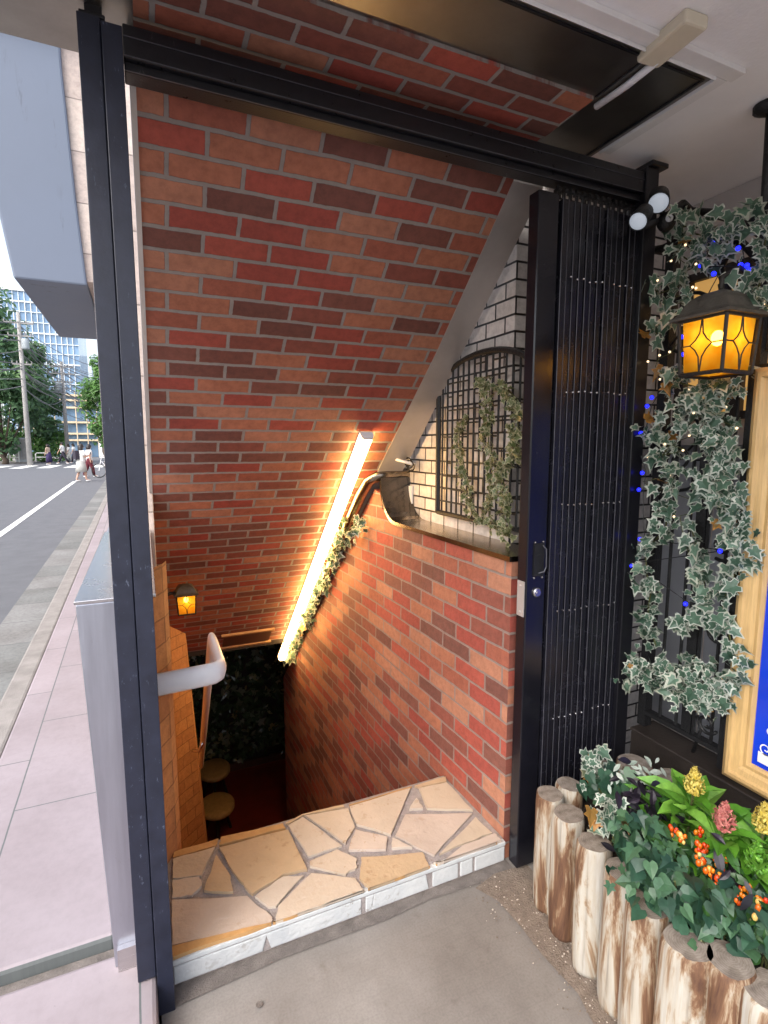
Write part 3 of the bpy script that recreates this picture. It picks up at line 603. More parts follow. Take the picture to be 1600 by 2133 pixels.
m = MB(); m.lathe([(.001, -.001), (.0165, -.001), (.0165, .004), (.012, .007), (.001, .007)], (0, 0, 0), 20); m.lathe([(.001, .0065), (.006, .0065), (.006, .009), (.001, .009)], (0, 0, 0), 12)
o = m.build('lock_cylinder', 'stainless', t, smooth=False, loc=Vector((1.176, 1.389, 1.012)) - t.location); o.rotation_euler = (R(90), 0, 0)
zc = 1.13
m = MB(); m.box((1.158, 1.3855, 1.068), (1.2, 1.3902, 1.178)); m.tube([(1.194, 1.386, 1.17), (1.196, 1.372, 1.16), (1.196, 1.37, 1.1), (1.19, 1.372, 1.085), (1.18, 1.386, 1.078)], .0022, 8, 1)
for x in (1.163, 1.196):
    for z in (1.062, 1.182): m.ball((x, 1.389, z), .004, 2, 8)
m.build('pull_handle', ['black_iron', 'slat_edge', 'stainless'], t)
m = MB(); m.box((1.1295, 1.396, .93), (1.1325, 1.432, 1.05))
for z in (.945, 1.035): m.ball((1.1295, 1.414, z), .004, 0, 8)
m.build('strike_plate', 'trim_grey', t)

# ================================================================== porch ceiling
t = thing('porch_ceiling', 'white plaster porch ceiling with dark steel panel around the brick soffit', 'ceiling', (1, 0, 2.45))
m = MB(); m.box((-.35, -.55, 2.452), (2.4, 1.03, 2.7)); m.box((1.395, 1.03, 2.452), (2.4, 2.6, 2.7)); m.build('plaster', 'plaster_white', t)
m = MB(); m.box((-.35, 1.034, 2.439), (1.391, 1.217, 2.52)); m.box((1.166, 1.2175, 2.439), (1.391, 1.6, 2.52)); m.box((-.35, 1.2175, 2.439), (.0275, 1.6, 2.52)); m.build('steel_panel', 'dark_mirror', t)
m = MB(); m.box((1.168, 1.06, 2.436), (1.174, 1.216, 2.4385)); m.box((-.3, 1.05, 2.435), (1.375, 1.056, 2.4385)); m.box((1.368, 1.0565, 2.435), (1.374, 1.46, 2.4385)); m.build('panel_joint', 'black_steel', t)
m = MB(); m.box((-.35, .992, 2.438), (1.45, 1.0298, 2.4515)); m.box((1.396, 1.031, 2.438), (1.436, 1.42, 2.4515)); m.box((-.35, 1.0302, 2.43), (1.394, 1.0335, 2.4675)); m.box((1.3915, 1.034, 2.43), (1.3945, 1.42, 2.4675)); m.build('white_trim', 'white_paint', t, bevel=.002)
t = thing('junction_box', 'cream junction box with a white conduit on the porch ceiling', 'electrical box', (1.16, 1.0, 2.44))
c = at(1398, 85, 2, 2.435)
m = MB(); m.prism([(-.034, -.07, -.018), (.034, -.07, -.018), (.034, .07, -.018), (-.034, .07, -.018)], (0, 0, .03)); o = m.build('box', 'cream_plastic', t, bevel=.006, loc=(c.x - 1.16, c.y - 1.0, 0)); o.rotation_euler.z = R(-4); fixnormals(o)
a = at(1372, 125, 2, 2.43); b2 = at(1242, 222, 2, 2.43)
m = MB(); m.tube([a, a.lerp(b2, .5) + Vector((.003, 0, -.002)), b2], .0085, 8, flat=1.15); m.build('conduit', 'white_plastic', t, smooth=True)

# ================================================================== white tiled wall, trellis
t = thing('white_tile_wall', 'white glazed tile wall with black joints behind the brick parapet', 'wall', (1.28, 1.7, 1.1))
m = MB(); m.face([(1.283, 1.69, .3), (1.283, 3.4, .3), (1.283, 3.4, 2.7), (1.283, 1.69, 2.7)][::-1], 0, 0, [(1.69, .3), (3.4, .3), (3.4, 2.7), (1.69, 2.7)][::-1])
m.face([(1.283, 1.69, .0), (2.6, 1.69, .0), (2.6, 1.69, 2.7), (1.283, 1.69, 2.7)], 0, 0, [(1.69 - 0, 0), (1.69 - 1.317, 0), (1.69 - 1.317, 2.7), (1.69, 2.7)])
m.build('tile_face', 'tile_white', t)
t = thing('arched_trellis', 'black arched iron trellis on the white tile wall', 'trellis', (1.25, 1.84, 1.19))
Y0, Y1, Z0, ZS, ZP = 2.18, 1.50, 1.19, 1.725, 1.865
def ztop(y): q = (y - 1.84) / .34; return ZS + (ZP - ZS) * math.sqrt(max(0, 1 - q * q * .98))
m = MB(); out = [(1.245, Y0, Z0), (1.245, Y0, ZS)] + [(1.245, 1.84 + .34 * math.cos(R(a)), ZS + .14 * math.sin(R(a))) for a in range(10, 180, 10)] + [(1.245, Y1, ZS), (1.245, Y1, Z0), (1.245, Y0, Z0)]
m.tube(out, .012, 6); m.build('frame', 'black_iron', t)
m = MB(); k = 0; y = Y0 - .035
while y > Y1 + .02:
    m.tube([(1.246, y, Z0), (1.246, y, ztop(y) - .01)], .0045, 6); y -= .042
lv = [Z0 + .055 + i * .058 for i in range(11)]; ybars = [Y0 - .035 - .042 * i for i in range(16)]
for i, z in enumerate(lv):
    for j in range(len(ybars) - 1):
        if rng.random() < .55 and z < min(ztop(ybars[j]), ztop(ybars[j + 1])) - .02: m.tube([(1.247, ybars[j], z), (1.247, ybars[j + 1], z)], .004, 6)
m.build('lattice', 'black_iron', t)
def garland(name, label, path, n, size, spread, nrm, parent_stem=True, mats=('ivy_centre', 'ivy_margin'), shape=IVY, rim=True, group=None, out=.03, tonef=None, tip=(0, 0, -1)):
    P = lerp_path(path, max(2, n)); base_ = P[0]; t = thing(name, label, 'ivy', (base_.x, base_.y, base_.z), group)
    m = MB()
    for p in P:
        nn = Vector(nrm); c = p + rv(spread) ; c += nn.normalized() * (rng.random() * out)
        leaf(m, c, nn + rv(1.05), Vector(tip) + rv(1), size * rng.choice((.5, .7, .85, 1, 1.15, 1.3)), shape, rim, tonef() if tonef else rng.random() * .92 if rng.random() > .018 else .97, 0, rng.uniform(.05, .7))
    m.build('foliage', list(mats), t)
    m = MB(); Q = lerp_path(path, max(6, n // 10)); m.tube([q + rv(spread * .3) for q in Q], .0025, 5); m.build('vine', 'vine_stem', t)
    return t
def tpath(pts, ax, v): return [at(x, y, ax, v) for x, y in pts]
G = 'ivy strands on the trellis'
garland('ivy_strand', 'short pale ivy strand low on the left of the trellis', tpath([(975, 870), (955, 900), (965, 960), (975, 1010), (985, 1060), (1005, 1090)], 0, 1.23), 120, .022, .018, (-1, -.3, 0), mats=('ivy_pale_centre', 'ivy_pale_margin'), group=G)
garland('ivy_strand', 'long ivy strand hanging down the middle of the trellis', tpath([(1005, 790), (1020, 800), (1022, 860), (1015, 920), (1030, 960), (1030, 1010), (1018, 1070), (1040, 1110)], 0, 1.23), 170, .022, .016, (-1, -.3, 0), mats=('ivy_pale_centre', 'ivy_pale_margin'), group=G)
garland('ivy_strand', 'ivy strand on the right of the trellis beside the gate', tpath([(1045, 800), (1075, 830), (1080, 880), (1075, 930), (1085, 950), (1060, 965), (1045, 1000), (1060, 1040), (1050, 1080), (1065, 1130)], 0, 1.225), 230, .024, .02, (-1, -.3, 0), mats=('ivy_pale_centre', 'ivy_pale_margin'), group=G)
# cables tucked above the wall cap
t = thing('cable_bundle', 'white cord and black cable loops above the steel trim', 'cable', at(850, 960, 0, 1.27))
m = MB(); m.tube([at(770, 958, 0, 1.12), at(812, 952, 0, 1.15), at(822, 956, 0, 1.17), at(864, 968, 0, 1.24)], [.003, .003, .008, .008], 8); m.build('white_cord', 'white_plastic', t, smooth=True)
m = MB()
for k in range(3):
    cc = at(850 + k * 3, 962 + k * 5, 0, 1.23); m.tube([cc + Vector((0, .04 * math.cos(a), .02 * math.sin(a))) for a in [i * .5 for i in range(14)]], .0035, 6)
m.build('cable_loops', 'cable_black', t, smooth=True)
m = MB(); c = at(847, 950, 0, 1.25); m.box((c.x - .004, c.y - .05, c.z - .05), (c.x + .004, c.y + .03, c.z + .05)); m.build('white_plate', 'white_plastic', t, bevel=.004)

# ================================================================== tube light, ivy along it, handrail
t = thing('tube_light', 'long glowing warm tube light running down the sloping ceiling', 'tube light', (.95, 2.36, cz(2.36)))
A = Vector((.948, 2.33, cz(2.33) - .03)); B = Vector((.955, 4.2, cz(4.2) - .03)); dv = (B - A).normalized()
up = Vector((1, 0, 0)).cross(dv).normalized()
if up.z > 0: up = -up
side = Vector((1, 0, 0))
m = MB(); w = .029; h = .028
ring = [(-w, .012), (-w, -.012), (-w * .72, -h), (w * .72, -h), (w, -.012), (w, .012)]
m.prism([A + side * x - up * y * -1 * -1 if False else A + side * x + up * (-y) for x, y in ring], B - A); o = m.build('diffuser', 'led', t); fixnormals(o)
for p0, p1 in ((A - dv * .012, A - dv * .001), (B + dv * .001, B + dv * .012)):
    m = MB(); m.prism([p0 + side * x * 1.04 + up * (-y * 1.04) for x, y in ring], p1 - p0); o = m.build('end_cap', 'white_plastic', t); fixnormals(o)
m = MB(); m.prism([A + side * x - up * y for x, y in ((-.03, .013), (.03, .013), (.03, .029), (-.03, .029))], B - A); o = m.build('mounting_rail', 'white_plastic', t); fixnormals(o)
sp = [(1.045, 2.86, cz(2.86) - .02), (1.04, 3.3, cz(3.3) - .03), (1.03, 3.7, cz(3.7) - .03), (1.02, 4.22, cz(4.22) - .05)]
garland('ivy_garland', 'ivy garland wound along the steel trim beside the tube light', sp, 420, .042, .044, (-.6, -.7, .4), out=.05)
garland('ivy_sprig', 'ivy sprig hanging from the top of the trim beside the steel cap', [(1.05, 2.78, 1.0), (1.06, 2.72, 1.06), (1.07, 2.66, 1.1)], 34, .035, .03, (-.7, -.7, 0))
t = thing('handrail', 'rounded metal handrail projecting from the left wall and descending the stairs', 'handrail', (0, 1.75, .77))
m = MB()
m.tube([(-.01, 1.72, .768), (.15, 1.72, .775), (.172, 1.722, .776), (.19, 1.735, .777), (.197, 1.76, .778), (.2, 2.0, .778), (.201, 2.04, .772), (.203, 2.09, .74), (.236, 3.4, -.52)], [.036, .036, .036, .035, .033, .03, .03, .029, .028], 14, flat=.55)
m.build('rail', 'stainless_rail' if 'stainless_rail' in M else 'white_plastic', t, smooth=True)
m = MB(); m.tube([(.165, 3.0, -.19), (.2, 2.98, -.19), (.226, 2.98, -.13)], .01, 8); m.build('bracket', 'stainless', t, smooth=True)
m = MB(); m.box((-.012, 1.68, .72), (-.004, 1.76, .82)); m.build('mounting_plate', 'stainless', t, bevel=.002)

# ================================================================== lanterns
def lantern(name, label, loc, s, arm_dir, big=True):
    t = thing(name, label, 'wall lantern', loc); L = Vector(loc); z0 = -.5; w, h = .07, .15
    def X(p): return Vector(p) * s
    def part(m_, nm, mt, par=t, sm=False):
        m_.v = [tuple(Vector(p) * s) for p in m_.v]; return m_.build(nm, mt, par, loc=(0, 0, 0), smooth=sm)
    wb, wt = .062, .07
    cr = [(-1, -1), (1, -1), (1, 1), (-1, 1)]
    m = MB()
    for i, (a, b_) in enumerate(cr):
        m.tube([(a * wb, b_ * wb, -h / 2), (a * wt, b_ * wt, h / 2)], .0055, 6)
        c_, d_ = cr[(i + 1) % 4]
        m.tube([(a * wb, b_ * wb, -h / 2), (c_ * wb, d_ * wb, -h / 2)], .0062, 6); m.tube([(a * wt, b_ * wt, h / 2), (c_ * wt, d_ * wt, h / 2)], .006, 6)
        # leaded diamond on each pane
        mx, my = (a + c_) / 2, (b_ + d_) / 2; tx, ty = (c_ - a) / 2, (d_ - b_) / 2; o_ = .068
        def q(u, v): return (mx * o_ + tx * u * .066, my * o_ + ty * u * .066, v * h / 2)
        for sg in (-1, 1):
            m.tube([q(0, 1), q(.08 * sg, .45), q(.25 * sg, .22), q(.5 * sg, .05), q(.25 * sg, -.15), q(.08 * sg, -.4), q(0, -1)], .0022, 5); m.tube([q(.5 * sg, .05), q(.98 * sg, .05)], .0022, 5)
    part(m, 'cage', 'lantern_metal')
    m = MB(); k = .9
    for i, (a, b_) in enumerate(cr):
        c_, d_ = cr[(i + 1) % 4]; m.face([(a * wb * k, b_ * wb * k, -h / 2), (c_ * wb * k, d_ * wb * k, -h / 2), (c_ * wt * k, d_ * wt * k, h / 2), (a * wt * k, b_ * wt * k, h / 2)])
    m.face([(a * wb * k, b_ * wb * k, -h / 2 + .003) for a, b_ in cr][::-1])
    part(m, 'glass', 'lantern_glass')
    m = MB(); r2 = math.sqrt(2)
    m.lathe([(r * r2, z) for r, z in [(.01, .076), (.088, .076), (.09, .083), (.08, .088), (.071, .097), (.066, .11), (.061, .122), (.052, .134), (.039, .144), (.022, .151), (.001, .154)]], (0, 0, 0), 4, rot=R(45)); part(m, 'roof', 'lantern_roof')
    m = MB(); m.ball((0.0, -.0, .025), .017, 0, 12, (1, 1, 1.3)); part(m, 'bulb', 'bulb_warm', sm=True)
    ad = Vector(arm_dir)
    m = MB(); m.tube([Vector((0, 0, .148)), Vector((0, 0, .19)), ad * .07 + Vector((0, 0, .225)), ad * .16 + Vector((0, 0, .19)), ad * .19 + Vector((0, 0, .12))] if big else [ad * .06 + Vector((0, 0, .08)), ad * .11 + Vector((0, 0, .09)), ad * .19 + Vector((0, 0, .06))], .007 if big else .014, 8); part(m, 'arm', 'lantern_metal', sm=True)
    m = MB(); nrm = ad.normalized(); sd = Vector((-nrm.y, nrm.x, 0))
    pts = [ad * .185 + sd * x + Vector((0, 0, z - (0 if big else .09))) for x, z in ((-.035, 0), (.035, 0), (.035, .2), (0, .23), (-.035, .2))]; m.prism(pts, nrm * .02); o_ = part(m, 'backplate', 'lantern_metal'); fixnormals(o_)
    return t
def glassm():
    m, n, b, l = base('lantern_glass')
    e = nd(n, 'ShaderNodeBsdfTranslucent'); tc = nd(n, 'ShaderNodeTexCoord'); nz = nd(n, 'ShaderNodeTexNoise'); nz.inputs['Scale'].default_value = 30; l.new(tc.outputs['Object'], nz.inputs['Vector'])
    rp = ramp(n, [(.3, (1, .5, .03)), (.7, (1, .66, .09))]); l.new(nz.outputs[0], rp.inputs[0]); l.new(rp.outputs[0], e.inputs[0])
    tr = nd(n, 'ShaderNodeBsdfTransparent'); tr.inputs[0].default_value = (1, .62, .16, 1); mx = nd(n, 'ShaderNodeMixShader'); mx.inputs[0].default_value = .6
    l.new(tr.outputs[0], mx.inputs[1]); l.new(e.outputs[0], mx.inputs[2]); l.new(mx.outputs[0], n.nodes['Material Output'].inputs[0])
glassm()
lantern('wall_lantern', 'large amber glass lantern lit among the ivy on the iron screen', (1.50, 1.05, 1.775), 1.0, (1, 0, 0))
lantern('wall_lantern', 'small lit lantern on the left wall down the stairs', at(388, 1256, 1, 3.05), .7, (-1, 0.0, 0), False)

# ================================================================== right-hand recess: panels, iron screen
m = MB(); m.box((1.62, -1.2, 0), (1.72, 1.36, .44)); m.box((1.615, -1.2, .44), (1.74, 1.362, .452)); tag(m.build('base_wall', 'brown_base', bevel=.003), 'dark brown base wall under the iron screen', 'wall')
t = thing('recess_panelling', 'grey panelled partition behind the iron screen', 'partition', (2.05, .8, 0))
m = MB()
for i in range(9):
    y = 1.66 - i * .26; m.box((2.05, y - .25, .3), (2.09, y, 1.5))
m.build('panels', 'panel_grey', t, bevel=.006)
m = MB(); m.box((2.06, -1, 0), (2.2, 1.68, 2.45)); m.box((1.9, -1, 1.5), (2.06, 1.68, 1.54)); m.build('backing', 'plaster_grey', t)
t = thing('lit_window', 'warm lit window glowing behind the top of the iron screen', 'window', (2.05, 1.2, 1.8))
m = MB(); m.box((2.03, .6, 1.62), (2.045, 1.55, 2.14)); m.build('pane', 'window_lit', t)
m = MB()
for y in (.6, .84, 1.08, 1.32, 1.55): m.box((2.0, y - .02, 1.6), (2.028, y + .02, 2.16))
for z in (1.61, 1.88, 2.15): m.box((2.003, .58, z - .015), (2.025, 1.57, z + .015))
m.build('frame', 'brown_base', t)
t = thing('iron_screen', 'ornamental black wrought iron screen on the dark base wall', 'iron screen', (1.68, 1.0, .45))
m = MB(); m.box((1.665, -.2, .50), (1.695, 1.37, .515)); m.box((1.665, -.2, 1.72), (1.695, 1.37, 1.735)); m.box((1.664, 1.34, .452), (1.7, 1.372, 2.2)); m.box((1.664, 1.03, .452), (1.7, 1.06, 2.44)); m.build('frame', 'black_iron', t)
m = MB()
for i in range(20):
    y = 1.29 - i * .065
    if abs(y - 1.045) > .02: m.tube([(1.68, y, .515), (1.68, y, 1.72)], .006, 6)
m.box((1.672, 1.165, .5), (1.69, 1.2, 1.72)); m.build('bars', 'black_iron', t)
def spiral(c, r0, r1, a0, turns, n=26):
    return [Vector((1.676, c[0] + (r0 + (r1 - r0) * i / n) * math.cos(R(a0) + turns * 6.283 * i / n), c[1] + (r0 + (r1 - r0) * i / n) * math.sin(R(a0) + turns * 6.283 * i / n))) for i in range(n + 1)]
m = MB()
for c, r0, r1, a0, tn in [((1.11, .575), .035, .008, 200, 1.3), ((1.1, .9), .05, .012, 90, 1.5), ((1.1, 1.18), .05, .012, -60, -1.4), ((1.28, 1.45), .12, .1, 0, 1.0), ((1.28, 1.45), .045, .01, 0, 1.5), ((1.28, 1.9), .1, .09, 0, 1.0), ((1.22, 2.12), .07, .015, 180, 1.4), ((1.12, 2.0), .06, .015, 0, -1.5)]:
    m = MB(); m.tube(spiral(c, r0, r1, a0, tn), .006, 6); m.build('scroll', 'black_iron', t, smooth=True)
m = MB(); m.tube([at(1452, 1490, 0, 1.676), at(1460, 1520, 0, 1.676), at(1440, 1575, 0, 1.676)], .006, 6)
m.build('scroll', 'black_iron', t, smooth=True); m = MB()
m = MB()
for k in range(8):
    a = k * math.pi / 4; m.tube([(1.676, 1.28, 1.9), (1.676, 1.28 + .095 * math.cos(a), 1.9 + .095 * math.sin(a))], .004, 6)
m.build('rosette', 'black_iron', t, smooth=True); m = MB()
for k in range(8):
    a = k * math.pi / 4; m.tube([(1.676, 1.28 + .045 * math.cos(a), 1.45 + .045 * math.sin(a)), (1.676, 1.28 + .11 * math.cos(a), 1.45 + .11 * math.sin(a))], .004, 6)
m.build('rosette', 'black_iron', t, smooth=True)
m = MB()
m.tube(tpath([(1425, 425), (1440, 440), (1480, 443), (1520, 455), (1560, 470), (1600, 500)], 0, 1.67), .012, 8); m.tube(tpath([(1325, 528), (1380, 518), (1420, 500), (1450, 510)], 0, 1.67), .014, 8); m.tube(tpath([(1600, 560), (1540, 500), (1500, 560), (1520, 620), (1560, 610)], 0, 1.67), .013, 8)
m.build('top_arms', 'black_iron', t, smooth=True)
t = thing('hanging_bracket', 'black iron rod with a round rose hanging from the porch ceiling', 'bracket', (1.68, 1.07, 2.44))
m = MB(); m.lathe([(.001, 0), (.04, 0), (.04, -.012), (.015, -.025), (.001, -.026)][::-1], (1.66, 1.06, 2.45), 16); m.build('rose', 'black_iron', t, smooth=True)
m = MB(); m.tube([(1.66, 1.055, 2.43), (1.66, 1.05, 2.2), (1.672, 1.08, 2.16), (1.676, 1.15, 2.1)], .012, 8); m.build('rod', 'black_iron', t, smooth=True)

# ivy on the screen
G = 'ivy on the iron screen'
XF = 1.63
def ring_path(pts, x=XF): return tpath(pts, 0, x)
def gi(label, pts, n, sp=.045, size=.036, x=XF, out=.07): garland('ivy_garland', label, ring_path(pts, x), int(n * .68), size, sp, (-1, -.45, .15), group=G, out=out)
gi('tuft of variegated ivy under the twin floodlight', [(1400, 480), (1430, 470), (1450, 500), (1490, 490), (1530, 470), (1500, 530), (1450, 560), (1420, 530)], 150, .04)
gi('ivy mass at the upper right edge above the lantern', [(1580, 440), (1600, 470), (1590, 520), (1600, 560), (1560, 610), (1600, 640)], 110, .04, x=1.6)
gi('ivy clump left of the lit lantern', [(1340, 590), (1370, 610), (1420, 600), (1440, 640), (1400, 660), (1370, 700), (1360, 720)], 85, .035)
gi('ivy hanging directly below the lit lantern', [(1400, 790), (1430, 800), (1460, 820), (1500, 790), (1530, 800), (1500, 850), (1440, 850), (1400, 880)], 170, .045)
gi('ivy strand down the left of the screen beside the gate', [(1340, 905), (1370, 900), (1400, 930), (1380, 960), (1410, 1000), (1390, 1040), (1400, 1080), (1375, 1110), (1350, 1140), (1345, 1180), (1355, 1230), (1350, 1290), (1360, 1340)], 230, .035)
gi('thick ivy curtain in the middle of the screen', [(1490, 870), (1520, 880), (1470, 920), (1500, 960), (1540, 940), (1480, 1000), (1530, 1020), (1500, 1060), (1550, 1060), (1530, 1110), (1560, 1130), (1540, 1160)], 330, .045)
gi('thin ivy strand hanging at the centre of the screen', [(1440, 1100), (1450, 1140), (1465, 1180), (1460, 1220), (1470, 1260), (1440, 1290), (1410, 1310)], 90, .022, .038)
gi('ivy strand beside the gold picture frame', [(1545, 1180), (1510, 1230), (1500, 1290), (1525, 1320), (1535, 1370), (1520, 1420), (1530, 1460)], 110, .035)
gi('broad ivy swag along the bottom of the screen', [(1300, 1410), (1330, 1370), (1350, 1420), (1390, 1380), (1420, 1440), (1450, 1370), (1470, 1420), (1440, 1450), (1490, 1460), (1520, 1400), (1520, 1440)], 330, .04)
# string lights
t = thing('blue_string_lights', 'string of blue fairy lights threaded through the ivy screen', 'string lights', at(1340, 900, 0, 1.6))
bp_ = [(1358, 828), (1348, 846), (1335, 902), (1322, 932), (1338, 985), (1331, 1020), (1333, 1123), (1313, 1178), (1298, 1176), (1490, 505), (1538, 517), (1543, 552), (1460, 553), (1487, 570), (1420, 702), (1424, 738), (1556, 553), (1428, 1258), (1500, 1148), (1560, 562)]
m = MB(); Q = [at(x, y, 0, 1.585) for x, y in sorted(bp_, key=lambda p: p[1])]; m.tube(lerp_path([q + Vector((.02, 0, 0)) for q in Q], 60), .0015, 5); m.build('wire', 'cable_black', t)
for x, y in bp_:
    m = MB(); m.ball(at(x, y, 0, 1.585), .0072, 0, 10); m.build('bulb', 'bulb_blue', t, smooth=True)
t = thing('warm_string_lights', 'string of tiny warm white lights among the ivy leaves', 'string lights', at(1440, 700, 0, 1.6))
wp_ = [(1398, 543), (1428, 510), (1450, 550), (1370, 584), (1443, 598), (1450, 600), (1360, 630), (1395, 733), (1374, 740), (1424, 670), (1445, 660), (1350, 753), (1375, 790), (1436, 812), (1457, 810), (1445, 860), (1512, 848), (1535, 892), (1436, 907), (1423, 938), (1385, 925), (1395, 990), (1438, 1043), (1440, 1068), (1404, 1076), (1436, 1188), (1584, 632), (1350, 952), (1324, 1005)]
m = MB(); Q = [at(x, y, 0, 1.588) for x, y in sorted(wp_, key=lambda p: p[1])]; m.tube(lerp_path([q + Vector((.02, 0, 0)) for q in Q], 70), .0013, 5); m.build('wire', 'vine_stem', t)
for x, y in wp_:
    m = MB(); m.ball(at(x, y, 0, 1.588), .004 if (x, y) not in ((1424, 670), (1445, 660), (1584, 632)) else .012, 0, 8); m.build('bulb', 'bulb_white', t, smooth=True)
# twin floodlight
t = thing('security_light', 'black twin-head security floodlight with white lenses by the gate post', 'floodlight', at(1400, 450, 1, 1.30))
def head(c, nrm, r):
    n = Vector(nrm).normalized(); q = n.to_track_quat('Z', 'Y'); mm = Matrix.Translation(c) @ q.to_matrix().to_4x4()
    m = MB(); m.lathe([(.001, -.085), (r * .6, -.082), (r * .92, -.065), (r, -.02), (r, .006), (r * .93, .006), (r * .93, .002), (.001, .001)], (0, 0, 0), 20); m.v = [tuple(mm @ Vector(p)) for p in m.v]; h_ = m.build('lamp_head', 'black_iron', t, smooth=True)
    m = MB(); m.lathe([(.001, .0015), (r * .92, .002), (r * .8, .008), (r * .4, .012), (.001, .013)], (0, 0, 0), 20); m.v = [tuple(mm @ Vector(p)) for p in m.v]; m.build('lens', 'flood_lens', h_, smooth=True, loc=(0, 0, 0))
c1 = at(1372, 422, 1, 1.30); c2 = at(1330, 460, 1, 1.28)
head(c1, (-.62, -.5, -.62), .032); head(c2, (-.72, -.3, -.62), .028)
cs_ = at(1388, 462, 1, 1.31); m = MB(); m.ball(cs_, .032, 0, 14, (.9, .9, .95)); m.tube([c1 + Vector((.03, .03, .01)), cs_ + Vector((.02, .02, .02)), c2 + Vector((.05, .03, .0))], .011, 8); m.tube([cs_ + Vector((.02, .02, .02)), at(1425, 425, 0, 1.67)], .016, 8); m.build('motion_sensor', 'black_iron', t, smooth=True)
m = MB(); m.ball(cs_ + Vector((-.016, -.024, .0)), .0115, 0, 12); m.build('sensor_eye', 'white_plastic', t, smooth=True)

# framed poster --------------------------------------------------------
t = thing('framed_poster', 'blue poster in a wide gold frame on the iron screen', 'framed poster', (1.62, .7, .46))
YA, YB, ZA, ZB = 1.02, .42, .462, 1.72; fw = .085; KF = .86
prof = [(0, 0), (0, .03), (.018, .042), (.03, .042), (.036, .034), (.055, .03), (.066, .022), (.078, .024), (.085, .012), (.085, 0)]
m = MB(); cor = [(YA, ZA, -1, 1), (YA, ZB, -1, -1), (YB, ZB, 1, -1), (YB, ZA, 1, 1)]; vs = []; k = len(prof)
for (y, z, sy, sz) in cor:
    for u, hgt in prof: vs.append((1.66 - hgt, y + sy * u * KF, z + sz * u * KF))
m.add(vs, [(c * k + i, c * k + (i + 1) % k, ((c + 1) % 4) * k + (i + 1) % k, ((c + 1) % 4) * k + i) for c in range(4) for i in range(k)])
o = m.build('frame', 'gold_wood', t, bevel=.001); fixnormals(o)
m = MB(); m.face([(1.652, YA - .07, ZA + .07), (1.652, YB + .07, ZA + .07), (1.652, YB + .07, ZB - .07), (1.652, YA - .07, ZB - .07)]); pz = m.build('print', 'poster_blue', t)
m = MB(); x = 1.650
def flat_spiral(c, r0, r1, a0, tn, th=.004, n=22):
    prev = None
    for i in range(n + 1):
        q = i / n; r = r0 + (r1 - r0) * q; a = R(a0) + tn * 6.283 * q; p0 = (c[0] + r * math.cos(a), c[1] + r * math.sin(a)); p1 = (c[0] + (r - th) * math.cos(a), c[1] + (r - th) * math.sin(a))
        if prev: m.face([(x, *prev[0]), (x, *p0), (x, *p1), (x, *prev[1])])
        prev = (p0, p1)
for c, r0, r1, a0, tn in [((.91, .6), .022, .006, 200, 1.3), ((.875, .575), .026, .007, 90, -1.3), ((.845, .61), .02, .006, 0, 1.2), ((.9, .66), .014, .005, 260, 1.2), ((.8, .575), .022, .006, 90, 1.3), ((.74, .575), .022, .006, 90, -1.3), ((.68, .575), .022, .006, 90, 1.3)]: flat_spiral(c, r0, r1, a0, tn)
m.face([(x, .93, .551), (x, .84, .551), (x, .84, .585), (x, .93, .585)]); m.face([(x, .868, .62), (x, .866, .62), (x, .866, 1.2), (x, .868, 1.2)])
m.build('filigree', 'white_paint', pz, loc=(0, 0, 0))

# ================================================================== planter: logs, soil, plants
m = MB(); m.prism([(1.14, .2, 0), (1.6, .2, 0), (1.6, 1.32, 0), (1.14, 1.28, 0)], (0, 0, .34)); o = m.build('soil', 'soil'); fixnormals(o); struct(o)
logs = [(1148, 1651, .40, .046, 'outermost weathered log at the gate end of the planter edge, rust streaked'), (1186, 1632, .41, .044, 'log tucked behind the outermost one against the folded gate'),
 (1187, 1692, .40, .05, 'second log from the gate in the planter edge, with brown stripes'), (1240, 1751, .40, .048, 'split pale log with a long dark crack in the planter edge'),
 (1298, 1812, .40, .05, 'log with dark peeled bark overhung by trailing ivy'), (1352, 1880, .40, .052, 'log half covered by the trailing ivy, brown on its right side'),
 (1432, 1962, .41, .053, 'log with a white band over brown bark in front of the ivy'), (1524, 1995, .41, .052, 'log with a bare sawn top at the lower right of the planter'), (1600, 2060, .40, .055, 'mottled log at the bottom right corner of the planter'),
 (1322, 1588, .44, .06, 'thick grey stump standing at the back of the planter by the iron screen'), (1400, 1616, .40, .052, 'grey stump beside the thick one at the back of the planter'), (1260, 1594, .42, .04, 'slim log showing behind the pale ivy by the folded gate')]
for px, py, h, r, lab in logs:
    c = at(px, py, 2, h); t = thing('planter_log', lab, 'log', (c.x, c.y, 0), 'logs edging the planter')
    tilt = rng.uniform(-.012, .012); m = MB(); seg = 22; pr = [(0, .001), (r * .9, .0), (r * .97, .02), (r * 1.02, .1), (r, h * .5), (r * .98, h * .9), (r * .95, h - .012), (r * .88, h - .002)]
    vs = []; ph = rng.random() * 6
    for rr, z in pr:
        for k in range(seg):
            a = 6.28318 * k / seg; w_ = 1 + .05 * math.sin(2 * a + ph) + .03 * math.sin(5 * a + ph * 2) - (.12 if k == int(ph * 3) % seg else 0)
            vs.append((rr * w_ * math.cos(a) + tilt * z, rr * w_ * math.sin(a), z))
    m.add(vs, [(i * seg + k, i * seg + (k + 1) % seg, (i + 1) * seg + (k + 1) % seg, (i + 1) * seg + k) for i in range(len(pr) - 1) for k in range(seg)])
    m.build('bark', 'log_bark', t, smooth=True, loc=(0, 0, 0))
    m = MB(); top = vs[-seg:]; m.face(top); m.face([(x * .55, y * .55, z + .0012) for x, y, z in top])
    m.build('sawn_end', 'log_end', t, loc=(0, 0, 0))
